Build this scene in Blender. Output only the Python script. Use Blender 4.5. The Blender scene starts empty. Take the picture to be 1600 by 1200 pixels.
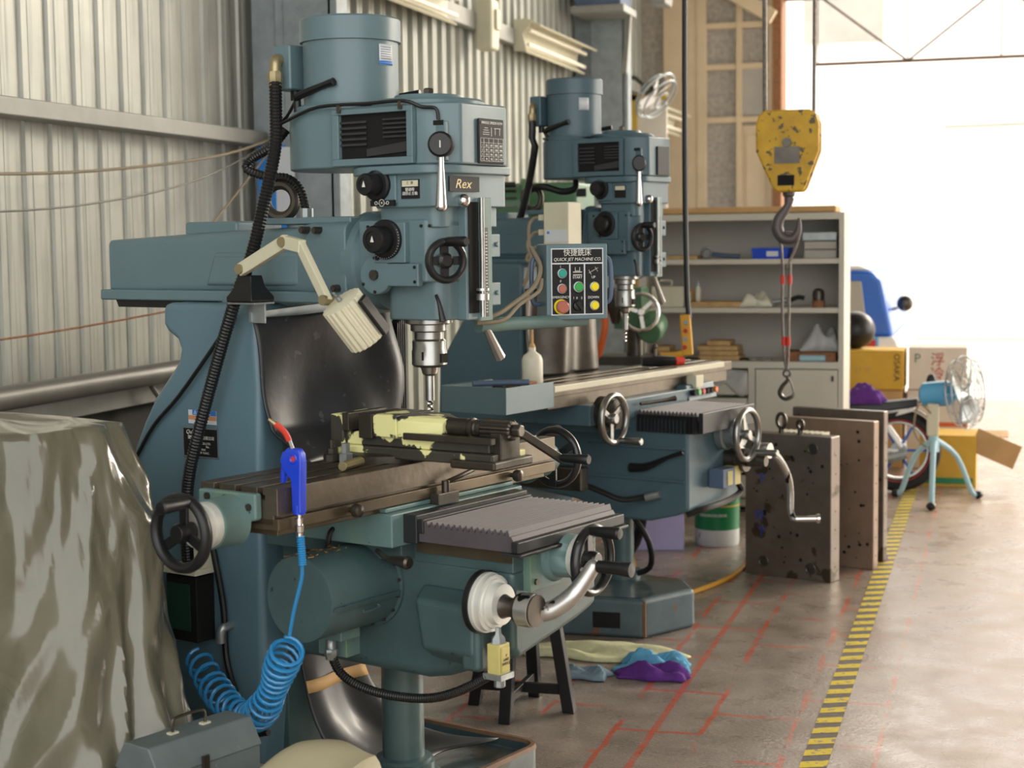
import bpy, bmesh, math, random
from mathutils import Vector, Matrix, Euler, noise
random.seed(7)
S = bpy.context.scene
C = S.collection
PI = math.pi
rad = math.radians
# ------------------------------------------------------------------ camera
cam = bpy.data.objects.new('camera', bpy.data.cameras.new('camera'))
C.objects.link(cam)
cam.data.sensor_width = 36
cam.data.lens = 36 * 2550 / 1600
cam.data.clip_end = 200
cam.matrix_world = (Matrix.Translation((0, 0, 1.65)) @ Matrix.Rotation(rad(16.7), 4, 'Z')
                    @ Matrix.Rotation(PI / 2 - rad(5.04), 4, 'X') @ Matrix.Rotation(-.012, 4, 'Z'))
cam.data.dof.use_dof = True
cam.data.dof.focus_distance = 4.4
cam.data.dof.aperture_fstop = 4.5
S.camera = cam
# ------------------------------------------------------------------ light
w = bpy.data.worlds.new('World')
S.world = w
w.use_nodes = True
bg = w.node_tree.nodes['Background']
wn, wl = w.node_tree.nodes, w.node_tree.links
tcw = wn.new('ShaderNodeTexCoord')
dt = wn.new('ShaderNodeVectorMath'); dt.operation = 'DOT_PRODUCT'
dt.inputs[1].default_value = Vector((.62, .76, .18)).normalized()
wl.new(tcw.outputs['Generated'], dt.inputs[0])
rw = wn.new('ShaderNodeValToRGB')            # bright hazy sky towards the sun, cooler and dimmer away from it
rw.color_ramp.elements[0].position = 0.; rw.color_ramp.elements[0].color = (.43, .43, .42, 1)
rw.color_ramp.elements[1].position = .85; rw.color_ramp.elements[1].color = (1, .93, .82, 1)
wl.new(dt.outputs['Value'], rw.inputs[0]); wl.new(rw.outputs[0], bg.inputs[0])
bg.inputs[1].default_value = 4.2
sun = bpy.data.objects.new('sun', bpy.data.lights.new('sun', 'SUN'))
C.objects.link(sun)
sun.data.energy = 3.8
sun.data.color = (1, .88, .72)
sun.data.angle = rad(32)
sun.rotation_euler = Vector((-.55, -.76, -.35)).to_track_quat('-Z', 'Y').to_euler()
S.view_settings.view_transform = 'Standard'
S.view_settings.look = 'None'
S.view_settings.exposure = .68
S.view_settings.gamma = 1
S.view_settings.use_curve_mapping = False
S.cycles.use_denoising = True
S.cycles.max_bounces = 8
S.cycles.transparent_max_bounces = 12

# ------------------------------------------------------------------ materials
def lin(h):
    r = [int(h[i:i + 2], 16) / 255 for i in (0, 2, 4)]
    return tuple(x / 12.92 if x <= .04045 else ((x + .055) / 1.055) ** 2.4 for x in r) + (1,)
MT = {}
def M(name, col, rough=.5, metal=0., var=.12, vs=5., bump=0., bs=40., chip=None, coat=0., streak=None, emit=0., alpha=1., trans=0., spec=.5, ior=1.45):
    m = bpy.data.materials.new(name)
    MT[name] = m
    m.use_nodes = True
    nt = m.node_tree; N = nt.nodes; L = nt.links
    b = N['Principled BSDF']
    b.inputs['Roughness'].default_value = rough
    b.inputs['Metallic'].default_value = metal
    b.inputs['Coat Weight'].default_value = coat
    b.inputs['Coat Roughness'].default_value = .15
    b.inputs['Alpha'].default_value = alpha
    b.inputs['Transmission Weight'].default_value = trans
    b.inputs['IOR'].default_value = ior
    tc = N.new('ShaderNodeTexCoord')
    c = lin(col)
    last = None
    if var:
        n = N.new('ShaderNodeTexNoise'); n.inputs['Scale'].default_value = vs; n.inputs['Detail'].default_value = 6
        n.inputs['Roughness'].default_value = .6
        L.new(tc.outputs['Object'], n.inputs['Vector'])
        r = N.new('ShaderNodeValToRGB')
        r.color_ramp.elements[0].position = .3; r.color_ramp.elements[1].position = .7
        r.color_ramp.elements[0].color = tuple(x * (1 - var) for x in c[:3]) + (1,)
        r.color_ramp.elements[1].color = tuple(min(1, x * (1 + var)) for x in c[:3]) + (1,)
        L.new(n.outputs['Fac'], r.inputs['Fac'])
        last = r.outputs['Color']
    def over(fac, colr):
        nonlocal last
        mx = N.new('ShaderNodeMix'); mx.data_type = 'RGBA'
        L.new(fac, mx.inputs['Factor'])
        if last: L.new(last, mx.inputs[6])
        else: mx.inputs[6].default_value = c
        mx.inputs[7].default_value = lin(colr)
        last = mx.outputs[2]
    def mask(scale, lo, hi, sc=(1, 1, 1), det=4):
        mp = N.new('ShaderNodeMapping'); mp.inputs['Scale'].default_value = sc
        L.new(tc.outputs['Object'], mp.inputs['Vector'])
        n = N.new('ShaderNodeTexNoise'); n.inputs['Scale'].default_value = scale; n.inputs['Detail'].default_value = det
        L.new(mp.outputs[0], n.inputs['Vector'])
        r = N.new('ShaderNodeMapRange'); r.inputs['From Min'].default_value = lo; r.inputs['From Max'].default_value = hi
        L.new(n.outputs['Fac'], r.inputs['Value'])
        return r.outputs[0]
    if streak:   # (colour, lo, hi, scale): marks running down the surface
        over(mask(streak[3], streak[1], streak[2], (1, 1, .06)), streak[0])
    if chip:     # (colour, lo, scale[, roughness]): worn spots
        f = mask(chip[2], chip[1], chip[1] + .02, det=8)
        over(f, chip[0])
    if last: L.new(last, b.inputs['Base Color'])
    else: b.inputs['Base Color'].default_value = c
    if bump:
        n = N.new('ShaderNodeTexNoise'); n.inputs['Scale'].default_value = bs; n.inputs['Detail'].default_value = 5
        L.new(tc.outputs['Object'], n.inputs['Vector'])
        bp = N.new('ShaderNodeBump'); bp.inputs['Strength'].default_value = bump; bp.inputs['Distance'].default_value = .01
        L.new(n.outputs['Fac'], bp.inputs['Height']); L.new(bp.outputs[0], b.inputs['Normal'])
    if emit:
        b.inputs['Emission Color'].default_value = c; b.inputs['Emission Strength'].default_value = emit
    return m
M('tape_yellow', 'd0b81e', .6, var=.1, vs=30, chip=('8d7f74', .6, 40))
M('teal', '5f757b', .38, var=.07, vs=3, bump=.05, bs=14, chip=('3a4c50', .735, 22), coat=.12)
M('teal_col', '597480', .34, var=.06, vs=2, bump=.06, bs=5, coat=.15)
M('teal_low', '415657', .4, var=.2, vs=4, bump=.08, bs=12, chip=('24302f', .69, 26), streak=('35504c', .56, .72, 9), coat=.15)  # lower castings' greener teal, darkened further to carry the shadow down there
M('teal_pale', '617a78', .4, var=.1, vs=6, bump=.05, bs=20, streak=('6f8a6c', .55, .75, 12), chip=('3c4644', .74, 30))
M('teal2', '4a626c', .42, var=.1, vs=3, bump=.05, bs=14, coat=.1)
M('base_worn', '4c5c62', .45, var=.25, vs=5, bump=.1, bs=20, chip=('6f4a38', .66, 7), coat=.1)
M('base_pan', '34454a', .28, var=.35, vs=6, bump=.15, bs=18, chip=('2a2c1e', .56, 6), coat=.3)
M('edge_rust', '70543f', .6, var=.3, vs=14)
M('black_paint', '1b1c1e', .3, var=.2, vs=10, coat=.3, chip=('8b8e90', .74, 26))
M('black_plastic', '141517', .4, var=.15)
M('black_hose', '151617', .4, var=.2)
M('rubber_sheet', '1f2124', .42, var=.35, vs=4, bump=.35, bs=7, chip=('3a3c3f', .66, 30))
M('rubber_glossy', '26292c', .42, var=.3, vs=5, bump=.2, bs=6, coat=.1)
M('bellows', '4d474b', .5, var=.12, vs=12)
M('bellows_dark', '232426', .4, var=.2)
M('steel', '9b9b98', .28, metal=.95, var=.15, vs=20)
M('chrome', 'd6d6d6', .12, metal=1, var=.04)
M('cast_silver', 'b4b4b2', .3, metal=.8, var=.1, vs=14, chip=('232324', .6, 13))
M('dark_steel', '55504a', .34, metal=.8, var=.25, vs=14)
M('table_steel', '645c51', .36, metal=.75, var=.28, vs=8, bump=.06, bs=50, chip=('4f463c', .68, 22))
M('table_side', '5f5443', .38, metal=.6, var=.3, vs=6, bump=.05, bs=30)
M('brass', 'a29574', .4, metal=.7, var=.15)
M('galv', '9aa0a2', .35, metal=.7, var=.12, vs=30)
M('cream_paint', 'c9c5ae', .45, var=.06, vs=8)
M('lamp_cream', 'cdc9b0', .4, var=.06, vs=8)
M('vise_paint', '38362f', .45, var=.3, vs=8, bump=.15, bs=30, chip=('d9d698', .51, 12))
M('vise_steel', '3f3b33', .4, var=.25, vs=9, metal=.5, bump=.1, bs=40)
M('dial_white', 'd5d6cf', .35, metal=.3, var=.05)
M('label_black', '0e0e10', .6, var=0)
M('ink_white', 'd8d8d2', .5, var=0)
M('ink_black', '1c1c1c', .5, var=0)
M('ink_blue', '2a3f9e', .6, var=.3, vs=40)
M('ink_red', 'b3342a', .5, var=0)
M('label_white', 'c8cdd2', .5, var=.05)
M('label_blue', '3977c4', .5, var=.05)
M('label_orange', 'c98d62', .5, var=.15)
M('limit_yellow', 'b9ae6e', .45, var=.1, vs=20)
M('gun_blue', '1d3fc4', .3, var=.06, coat=.3)
M('hose_blue', '2a80b8', .28, var=.05, coat=.3)
M('red', 'c63a2c', .4, var=.1)
M('btn_green', '2f9a4b', .3, var=0, coat=.4)
M('btn_teal', '1c9a8a', .3, var=0, coat=.4)
M('btn_red', 'a5604f', .4, var=.1, coat=.2)
M('btn_yellow', 'e6d21c', .3, var=0, coat=.4)
M('btn_orange', 'd96a1f', .4, var=0)
M('belt', '2c2c2e', .45, var=.2)
M('void', '060606', .8, var=0)  # near black; on slots, holes and the belt window it paints inner shade
M('brown_grip', '2b1f18', .4, var=.2)
M('swarf', 'a37b45', .4, metal=.6, var=.4, vs=60)
M('white_plastic', 'd6d3c2', .4, var=.04)
M('wood', 'bb9a68', .6, var=.2, vs=20)
M('card', 'c09a68', .75, var=.1, vs=6)
M('card_yellow', 'cfa43c', .7, var=.08, vs=6)
M('card_white', 'd9d0c4', .7, var=.06, vs=6)
M('carton_lilac', 'b9b0dc', .6, var=.06)
M('pump_green', '1c3a2f', .4, var=.2)
M('wall_shade', '2a2b27', .8, var=.3, vs=3)  # dark tone painted for the shade low on the left wall
M('tape_dark', '5d524a', .6, var=.3, vs=30)
M('green_can', '1f7a4a', .35, var=.08)
M('can_white', 'c9cccb', .4, var=.1, chip=('555555', .68, 20))
M('cable_yellow', 'c9952a', .5, var=.1)
M('cable_orange', 'd2632b', .5, var=.1)
M('cloth_yellow', 'c9c8a2', .9, var=.12, vs=18, bump=.3, bs=60)
M('cloth_blue', '5d9fc4', .9, var=.12, vs=18, bump=.3, bs=60)
M('cloth_purple', '5a2c7e', .9, var=.15, vs=18, bump=.3, bs=60)
M('cloth_grey', '6d8290', .9, var=.15, vs=18, bump=.3, bs=60)
M('mold_steel', '736960', .36, metal=.65, var=.22, vs=7, bump=.06, bs=60, chip=('4d4234', .6, 6))
M('mold_edge', '8a7666', .42, metal=.5, var=.15, vs=9)
M('hoist_yellow', 'c39a1c', .5, var=.2, vs=8, chip=('5b4f30', .6, 34), bump=.1, bs=30)
M('hook_iron', '5c5657', .5, metal=.5, var=.2)
M('wire_rope', '77706a', .5, metal=.6, var=.3, vs=60)
M('shelf_paint', 'c4c0b4', .5, var=.04, vs=4)
M('shelf_in', 'a8a49c', .55, var=.05)
M('stool_black', '1d1c1d', .4, var=.25, vs=10)
M('tool_teal', '616b6c', .5, var=.15, vs=8, chip=('7d8a8e', .68, 20))
M('canvas_tan', 'a39b80', .6, var=.08, vs=4, bump=.15, bs=9)
M('plastic_film', '757260', .17, var=.2, vs=2.5, bump=.3, bs=6, coat=1., alpha=.66)
M('dirty_green', '2e3a26', .5, var=.4, vs=4)
M('green_paint', '4f7355', .4, var=.12, vs=5)
M('col_grey', '8b9498', .5, metal=.1, var=.2, vs=9, bump=.05, bs=20)
M('girt_grey', '8d8d88', .5, metal=.2, var=.1, vs=6)
M('pipe_grey', '6f6e68', .45, metal=.3, var=.15)
M('tube_white', 'f2ead8', .3, var=0)
M('hopper_blue', '4f5f78', .5, var=.1)
M('yellow_paint', 'c2a040', .55, var=.1)
M('brick', '8c6040', .8, var=.3, vs=30, bump=.5, bs=50)
M('speckle', 'a39c92', .7, var=.25, vs=22, bump=.1, bs=60)
M('door_cream', 'cdb99a', .6, var=.06)
M('sky_blue_paint', '1d62c4', .3, var=.05, coat=.4)
M('fan_blue', '4f9ccc', .35, var=.05, coat=.2)
M('fan_pale', '9dc0cc', .4, var=.06)
M('white_paint', 'e6e4e0', .4, var=.03, coat=.3)
M('tyre', '1e1d20', .7, var=.2)
M('poster_blue', '2c7fd0', .5, var=.1)
M('cord_tan', '8a7f6a', .7, var=.1)
M('ext_white', 'f0efe9', .8, var=.02)
M('ext_grey', 'a9a49a', .6, var=.1, vs=2)
M('ground_out', 'd6d0c4', .8, var=.05)
M('tray_blue', '1f49c4', .4, var=.05)
M('leaf_glass', 'cfe0e4', .1, var=0, trans=.9)
M('clear_bag', 'c9cccb', .3, var=.1, alpha=.55)

# ------------------------------------------------------------------ mesh tools
class MB:
    def __init__(s):
        s.v = []; s.f = []; s.m = []
    def add(s, vs, fs, mi=0):
        o = len(s.v)
        s.v += [Vector(p) for p in vs]
        s.f += [[o + i for i in f] for f in fs]
        s.m += [mi] * len(fs)
        return s
    def box(s, x0, x1, y0, y1, z0, z1, mi=0):
        v = [(x, y, z) for z in (z0, z1) for y in (y0, y1) for x in (x0, x1)]
        return s.add(v, [(0, 2, 3, 1), (4, 5, 7, 6), (0, 1, 5, 4), (2, 6, 7, 3), (0, 4, 6, 2), (1, 3, 7, 5)], mi)
    def obox(s, c, size, xd, zd=(0, 0, 1), mi=0):
        x = Vector(xd).normalized(); z = Vector(zd).normalized(); y = z.cross(x).normalized(); z = x.cross(y)
        c = Vector(c); a, b, d = (size[0] / 2, size[1] / 2, size[2] / 2)
        v = [c + x * (a * i) + y * (b * j) + z * (d * k) for k in (-1, 1) for j in (-1, 1) for i in (-1, 1)]
        return s.add(v, [(0, 2, 3, 1), (4, 5, 7, 6), (0, 1, 5, 4), (2, 6, 7, 3), (0, 4, 6, 2), (1, 3, 7, 5)], mi)
    def prism(s, pts, ax, a, b, mi=0):
        if ax == 'x': P = lambda p, t: (t, p[0], p[1])
        elif ax == 'y': P = lambda p, t: (p[0], t, p[1])
        else: P = lambda p, t: (p[0], p[1], t)
        n = len(pts)
        return s.add([P(p, a) for p in pts] + [P(p, b) for p in pts],
                     [list(range(n)), list(range(2 * n - 1, n - 1, -1))] + [(i, (i + 1) % n, n + (i + 1) % n, n + i) for i in range(n)], mi)
    def loft(s, rings, cap=True, closed=True, mi=0):
        n = len(rings[0]); v = [p for r in rings for p in r]; f = []
        for k in range(len(rings) - 1):
            for i in range(n if closed else n - 1):
                j = (i + 1) % n
                f.append((k * n + i, k * n + j, (k + 1) * n + j, (k + 1) * n + i))
        if cap:
            f.append(list(range(n))); f.append(list(range(len(v) - 1, len(v) - n - 1, -1)))
        return s.add(v, f, mi)
    def lathe(s, p, d, prof, n=32, mi=0):
        p = Vector(p); d = Vector(d).normalized()
        a = d.orthogonal().normalized(); b = d.cross(a)
        rings = [[p + d * t + (a * math.cos(2 * PI * i / n) + b * math.sin(2 * PI * i / n)) * max(r, 1e-4) for i in range(n)] for t, r in prof]
        return s.loft(rings, mi=mi)
    def cyl(s, p0, p1, r0, r1=None, n=20, mi=0):
        p0 = Vector(p0); p1 = Vector(p1); r1 = r0 if r1 is None else r1
        return s.lathe(p0, p1 - p0, [(0, r0), ((p1 - p0).length, r1)], n, mi)
    def tube(s, pts, r, n=8, smooth=4, mi=0, closed=False, rs=None):
        P = [Vector(p) for p in pts]
        if smooth and len(P) > 2:
            Q = []; m = len(P)
            for i in range(m - (0 if closed else 1)):
                a, b, c, d = ([P[(i + k) % m] for k in (-1, 0, 1, 2)] if closed else [P[max(0, i - 1)], P[i], P[i + 1], P[min(m - 1, i + 2)]])
                for k in range(smooth):
                    t = k / smooth
                    Q.append(.5 * ((2 * b) + (c - a) * t + (2 * a - 5 * b + 4 * c - d) * t * t + (3 * b - a - 3 * c + d) * t ** 3))
            if not closed: Q.append(P[-1])
            if rs:
                rr = []
                for i in range(m - 1):
                    for k in range(smooth): rr.append(rs[i] + (rs[i + 1] - rs[i]) * k / smooth)
                rs = rr + [rs[-1]]
            P = Q
        m = len(P); rings = []; up = None
        for i in range(m):
            t = (P[(i + 1) % m] - P[i - 1]) if closed else (P[min(i + 1, m - 1)] - P[max(i - 1, 0)])
            if t.length < 1e-9: t = Vector((0, 0, 1))
            t.normalize()
            if up is None: up = t.orthogonal().normalized()
            up = (up - t * up.dot(t))
            up = up.normalized() if up.length > 1e-6 else t.orthogonal().normalized()
            q = t.cross(up); R = rs[i] if rs else r
            rings.append([P[i] + (up * math.cos(2 * PI * k / n) + q * math.sin(2 * PI * k / n)) * R for k in range(n)])
        if closed: rings.append(rings[0]); return s.loft(rings, cap=False, mi=mi)
        return s.loft(rings, mi=mi)
    def torus(s, c, d, R, r, n=36, k=10, mi=0, sq=1.):
        c = Vector(c); d = Vector(d).normalized(); a = d.orthogonal().normalized(); b = d.cross(a)
        rings = []
        for i in range(n + 1):
            t = 2 * PI * i / n; e = a * math.cos(t) + b * math.sin(t)
            rings.append([c + e * (R + r * math.cos(2 * PI * j / k)) + d * (r * sq * math.sin(2 * PI * j / k)) for j in range(k)])
        return s.loft(rings, cap=False, mi=mi)
    def ball(s, c, r, sc=(1, 1, 1), n=16, mi=0):
        c = Vector(c); rings = []
        for i in range(n // 2 + 1):
            p = PI * i / (n // 2)
            rings.append([c + Vector((math.sin(p) * math.cos(2 * PI * j / n) * sc[0], math.sin(p) * math.sin(2 * PI * j / n) * sc[1], math.cos(p) * sc[2])) * r for j in range(n)])
        return s.loft(rings, cap=False, mi=mi)
    def grid(s, nu, nv, fn, mi=0, th=0.):
        v = [fn(i / nu, j / nv) for j in range(nv + 1) for i in range(nu + 1)]
        f = [(j * (nu + 1) + i, j * (nu + 1) + i + 1, (j + 1) * (nu + 1) + i + 1, (j + 1) * (nu + 1) + i) for j in range(nv) for i in range(nu)]
        return s.add(v, f, mi)

def rrect(x0, x1, y0, y1, r, n=5):
    out = []
    for cx, cy, a0 in ((x1 - r, y1 - r, 0), (x0 + r, y1 - r, 90), (x0 + r, y0 + r, 180), (x1 - r, y0 + r, 270)):
        for i in range(n + 1):
            a = rad(a0 + 90 * i / n); out.append((cx + r * math.cos(a), cy + r * math.sin(a)))
    return out
def arc(cx, cy, r, a0, a1, n=10):
    return [(cx + r * math.cos(rad(a0 + (a1 - a0) * i / n)), cy + r * math.sin(rad(a0 + (a1 - a0) * i / n))) for i in range(n + 1)]

def link(name, mb, mat, T, bevel=0., solid=0., smooth=True, ang=35, flat=False):
    me = bpy.data.meshes.new(name)
    me.from_pydata([T(v) for v in mb.v], [], mb.f)
    mats = mat if isinstance(mat, (list, tuple)) else [mat]
    for k in mats: me.materials.append(MT[k])
    for p, i in zip(me.polygons, mb.m): p.material_index = i
    bm = bmesh.new(); bm.from_mesh(me)
    bmesh.ops.remove_doubles(bm, verts=bm.verts, dist=1e-5)
    bmesh.ops.recalc_face_normals(bm, faces=bm.faces)
    bm.to_mesh(me); bm.free()
    if not flat:
        for p in me.polygons: p.use_smooth = True
        me.set_sharp_from_angle(angle=rad(ang))
    o = bpy.data.objects.new(name, me)
    C.objects.link(o)
    if solid:
        q = o.modifiers.new('solid', 'SOLIDIFY'); q.thickness = solid; q.offset = 0
    if bevel:
        q = o.modifiers.new('bevel', 'BEVEL'); q.width = bevel; q.segments = 3; q.limit_method = 'ANGLE'; q.angle_limit = rad(40)
        q.harden_normals = True; q.use_clamp_overlap = True
    return o

class Thing:
    """an Empty at the thing's base; its parts are authored in the coordinates of a frame (x, y, rotation, z shift)"""
    def __init__(s, name, label, cat, fr, org, group=None, pre=None):
        s.fr = fr; s.pre = pre or (lambda p: p)
        s.org = Vector(org)
        s.o = bpy.data.objects.new(name, None); C.objects.link(s.o)
        s.place(s.o)
        s.o.empty_display_size = .1
        tag(s.o, label, cat, group)
    def place(s, o):
        x, y, r, dz = s.fr
        q = Matrix.Rotation(r, 3, 'Z') @ s.org
        o.location = (x + q.x, y + q.y, q.z + dz); o.rotation_euler = (0, 0, r)
    def T(s, v): return Vector(s.pre(v)) - s.org
    def part(s, name, mb, mat, parent=None, label=None, **k):
        o = link(name, mb, mat, s.T, **k)
        o.parent = parent or s.o
        if label: o['label'] = label
        return o
def tag(o, label, cat, group=None):
    o['label'] = label; o['category'] = cat
    if group: o['group'] = group
def single(name, label, cat, fr, org, mb, mat, group=None, **k):
    org = Vector(org)
    o = link(name, mb, mat, lambda v: Vector(v) - org, **k)
    x, y, r, dz = fr; q = Matrix.Rotation(r, 3, 'Z') @ org
    o.location = (x + q.x, y + q.y, q.z + dz); o.rotation_euler = (0, 0, r)
    tag(o, label, cat, group)
    return o
def struct(name, mb, mat, **k):
    o = link(name, mb, mat, lambda v: v, **k); o['kind'] = 'structure'
    return o
W = (0, 0, 0, 0)
F1 = (-1.462, 3.133, rad(71.556), .18)     # near mill: x along its table, y towards its column
F2 = (-1.546, 6.861, rad(72), 0.)          # far mill, origin under its spindle

def text(th, body, size, p, xd, up, mat='ink_white', parent=None, name='lettering', depth=.0006, align='CENTER', sx=1., shear=0.):
    c = bpy.data.curves.new('t', 'FONT'); c.body = body; c.size = size; c.align_x = align; c.align_y = 'CENTER'; c.extrude = depth / 2
    c.resolution_u = 3; c.shear = shear
    t = bpy.data.objects.new('t', c); C.objects.link(t)
    bpy.context.view_layer.update()
    me = bpy.data.meshes.new_from_object(t.evaluated_get(bpy.context.evaluated_depsgraph_get()))
    bpy.data.objects.remove(t); bpy.data.curves.remove(c)
    x = Vector(xd).normalized(); u = Vector(up).normalized(); n = x.cross(u)
    for v in me.vertices:
        q = Vector(p) + x * (v.co.x * sx) + u * v.co.y + n * v.co.z
        v.co = th.T(q)
    me.materials.clear(); me.materials.append(MT[mat])
    o = bpy.data.objects.new(name, me); C.objects.link(o); o.parent = parent or th.o
    return o

# ------------------------------------------------------------------ the shed
def floor_mat():
    m = bpy.data.materials.new('floor'); MT['floor'] = m; m.use_nodes = True
    N = m.node_tree.nodes; L = m.node_tree.links; b = N['Principled BSDF']
    tc = N.new('ShaderNodeTexCoord')
    def noise(s, d=6, sc=(1, 1, 1), loc=(0, 0, 0)):
        mp = N.new('ShaderNodeMapping'); mp.inputs['Scale'].default_value = sc; mp.inputs['Location'].default_value = loc
        L.new(tc.outputs['Object'], mp.inputs[0])
        n = N.new('ShaderNodeTexNoise'); n.inputs['Scale'].default_value = s; n.inputs['Detail'].default_value = d
        L.new(mp.outputs[0], n.inputs['Vector']); return n.outputs['Fac']
    def ramp(f, stops):
        r = N.new('ShaderNodeValToRGB'); e = r.color_ramp.elements
        while len(e) < len(stops): e.new(.5)
        for q, (p, c) in zip(e, stops): q.position = p; q.color = lin(c) if isinstance(c, str) else (c, c, c, 1)
        L.new(f, r.inputs[0]); return r.outputs[0]
    def mix(f, a, c):
        x = N.new('ShaderNodeMix'); x.data_type = 'RGBA'
        L.new(f, x.inputs['Factor']); L.new(a, x.inputs[6])
        if isinstance(c, str): x.inputs[7].default_value = lin(c)
        else: L.new(c, x.inputs[7])
        return x.outputs[2]
    def math_(op, a, c):
        x = N.new('ShaderNodeMath'); x.operation = op
        for i, q in enumerate((a, c)):
            if isinstance(q, (int, float)): x.inputs[i].default_value = q
            else: L.new(q, x.inputs[i])
        return x.outputs[0]
    col = ramp(noise(5), [(.3, '70665d'), (.7, '948980')])
    col = mix(ramp(noise(120, 3), [(.52, 0.), (.6, .55)]), col, 'a99b90')
    col = mix(ramp(noise(2.3, 8, loc=(7, 3, 0)), [(.55, 0.), (.7, .6)]), col, '5f5040')
    mp = N.new('ShaderNodeMapping'); mp.inputs['Rotation'].default_value = (0, 0, PI / 2); mp.inputs['Location'].default_value = (0, .05, 0)
    L.new(tc.outputs['Object'], mp.inputs[0])
    br = N.new('ShaderNodeTexBrick'); br.inputs['Scale'].default_value = 1.; br.inputs['Mortar Size'].default_value = .014
    br.inputs['Brick Width'].default_value = .5; br.inputs['Row Height'].default_value = .29; br.offset = .5
    br.inputs['Mortar Smooth'].default_value = .6
    nz = N.new('ShaderNodeTexNoise'); nz.inputs['Scale'].default_value = 9
    L.new(tc.outputs['Object'], nz.inputs['Vector'])
    dv = N.new('ShaderNodeVectorMath'); dv.operation = 'SCALE'; dv.inputs['Scale'].default_value = .035
    L.new(nz.outputs['Color'], dv.inputs[0])
    av = N.new('ShaderNodeVectorMath'); av.operation = 'ADD'
    L.new(mp.outputs[0], av.inputs[0]); L.new(dv.outputs[0], av.inputs[1]); L.new(av.outputs[0], br.inputs['Vector'])
    mort = math_('MULTIPLY', br.outputs['Fac'], ramp(noise(3.1, 6, loc=(2, 9, 0)), [(.45, 0.), (.53, .9)]))
    sep = N.new('ShaderNodeSeparateXYZ'); L.new(tc.outputs['Object'], sep.inputs[0])
    left = math_('LESS_THAN', sep.outputs[0], -.35)
    col = mix(math_('MULTIPLY', mort, left), col, 'b0533c')
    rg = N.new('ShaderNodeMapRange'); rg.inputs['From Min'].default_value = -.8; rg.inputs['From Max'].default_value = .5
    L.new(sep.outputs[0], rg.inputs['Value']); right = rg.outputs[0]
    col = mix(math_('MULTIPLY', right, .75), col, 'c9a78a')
    crack = N.new('ShaderNodeTexVoronoi'); crack.feature = 'DISTANCE_TO_EDGE'; crack.inputs['Scale'].default_value = 3.2
    mp2 = N.new('ShaderNodeMapping'); mp2.inputs['Scale'].default_value = (1, 1.6, 1)
    L.new(av.outputs[0], mp2.inputs[0]); L.new(mp2.outputs[0], crack.inputs['Vector'])
    cm = ramp(crack.outputs['Distance'], [(0., 1.), (.018, 0.)])
    cm = math_('MULTIPLY', math_('MULTIPLY', cm, right), ramp(noise(4, 5), [(.4, 0.), (.6, .55)]))
    col = mix(cm, col, '6f5f50')
    # two long straight joints along the aisle
    for x0, wd, cc, k in ((-1.10, .012, 'b0533c', .85), (.47, .022, '7d6c5a', .6)):
        ab = math_('ABSOLUTE', math_('SUBTRACT', sep.outputs[0], x0), 0)
        col = mix(math_('MULTIPLY', math_('LESS_THAN', ab, wd), math_('MULTIPLY', ramp(noise(11, 5), [(.3, .3), (.5, 1.)]), k)), col, cc)
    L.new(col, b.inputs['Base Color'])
    L.new(ramp(noise(6, 6), [(.3, .2), (.7, .42)]), b.inputs['Roughness'])
    bp = N.new('ShaderNodeBump'); bp.inputs['Strength'].default_value = .25; bp.inputs['Distance'].default_value = .006
    L.new(noise(60, 6), bp.inputs['Height']); L.new(bp.outputs[0], b.inputs['Normal'])
floor_mat()
M('zinc', 'aeafa6', .42, metal=.15, var=.1, vs=3, streak=('8d8f88', .5, .72, 26), bump=.03, bs=8)
M('roof_sheet', '8f8d86', .6, var=.1)
E = 17.
struct('floor', MB().box(-3.7, 9, -4, E, -.1, 0), 'floor')
def corrugated(name, y0, y1, x, z0, z1, pitch=.19, depth=.035, flat=7.5):
    pts = []; y = y0
    while y < y1:
        for a, d in ((0, 0), (.50, 0), (.53, 1), (.72, 1), (.73, .85), (.76, .85), (.77, 1), (.94, 1), (.97, 0)):
            if y + a * pitch < y1: pts.append((x + d * (depth if y > flat else depth * .4), y + a * pitch))
        y += pitch
    pts.append((x, y1))
    back = [(x - .012, y1), (x - .012, y0)]
    struct(name, MB().prism(pts + back, 'z', z0, z1), 'zinc', ang=20)
corrugated('wall_left', -4, E, -3.66, 0, 6.4, .19, .036)
struct('sun_block_wall', MB().box(7.5, 7.6, -4, 9, 0, 6.4), 'ext_grey')  # unseen wall, added to block sun and sky light from the right
struct('ceiling', MB().box(-3.7, 9, -1, E, 6.4, 6.5), 'roof_sheet')  # unseen roof, put in to shut out the sky; raised to admit low sun
# beams, pipes and columns along the left wall
struct('trim_1', MB().box(-3.62, -3.5, -1, 7.5, 2.13, 2.2), 'girt_grey', bevel=.006)
struct('trim_2', MB().box(-3.62, -3.5, -1, 7.5, .97, 1.07), 'girt_grey', bevel=.006)
struct('trim_3', MB().box(-3.62, -3.54, 7.7, 13.9, 3.12, 3.24).box(-3.62, -3.54, 14.4, E, 3.12, 3.24).box(-3.62, -3.54, 7.7, E, 1.3, 1.4), 'girt_grey', bevel=.006)
struct('wall_shade_board', MB().box(-3.60, -3.58, -1, 7.45, 0, .96), 'wall_shade')  # added dark board; its colour stands in for shade along the wall foot
struct('trim_4', MB().cyl((-3.42, -1, 1.12), (-3.42, 7.5, 1.1), .045), 'pipe_grey')
def column(name, y):
    m = MB().box(-3.45, -3.40, y, y + .14, 0, 5.2).box(-3.17, -3.12, y, y + .14, 0, 5.2).box(-3.41, -3.15, y + .0, y + .02, 0, 5.2)
    m.box(-3.6, -3.44, y + .05, y + .25, 0, 5.2)
    struct(name, m, 'col_grey', bevel=.004)
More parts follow.
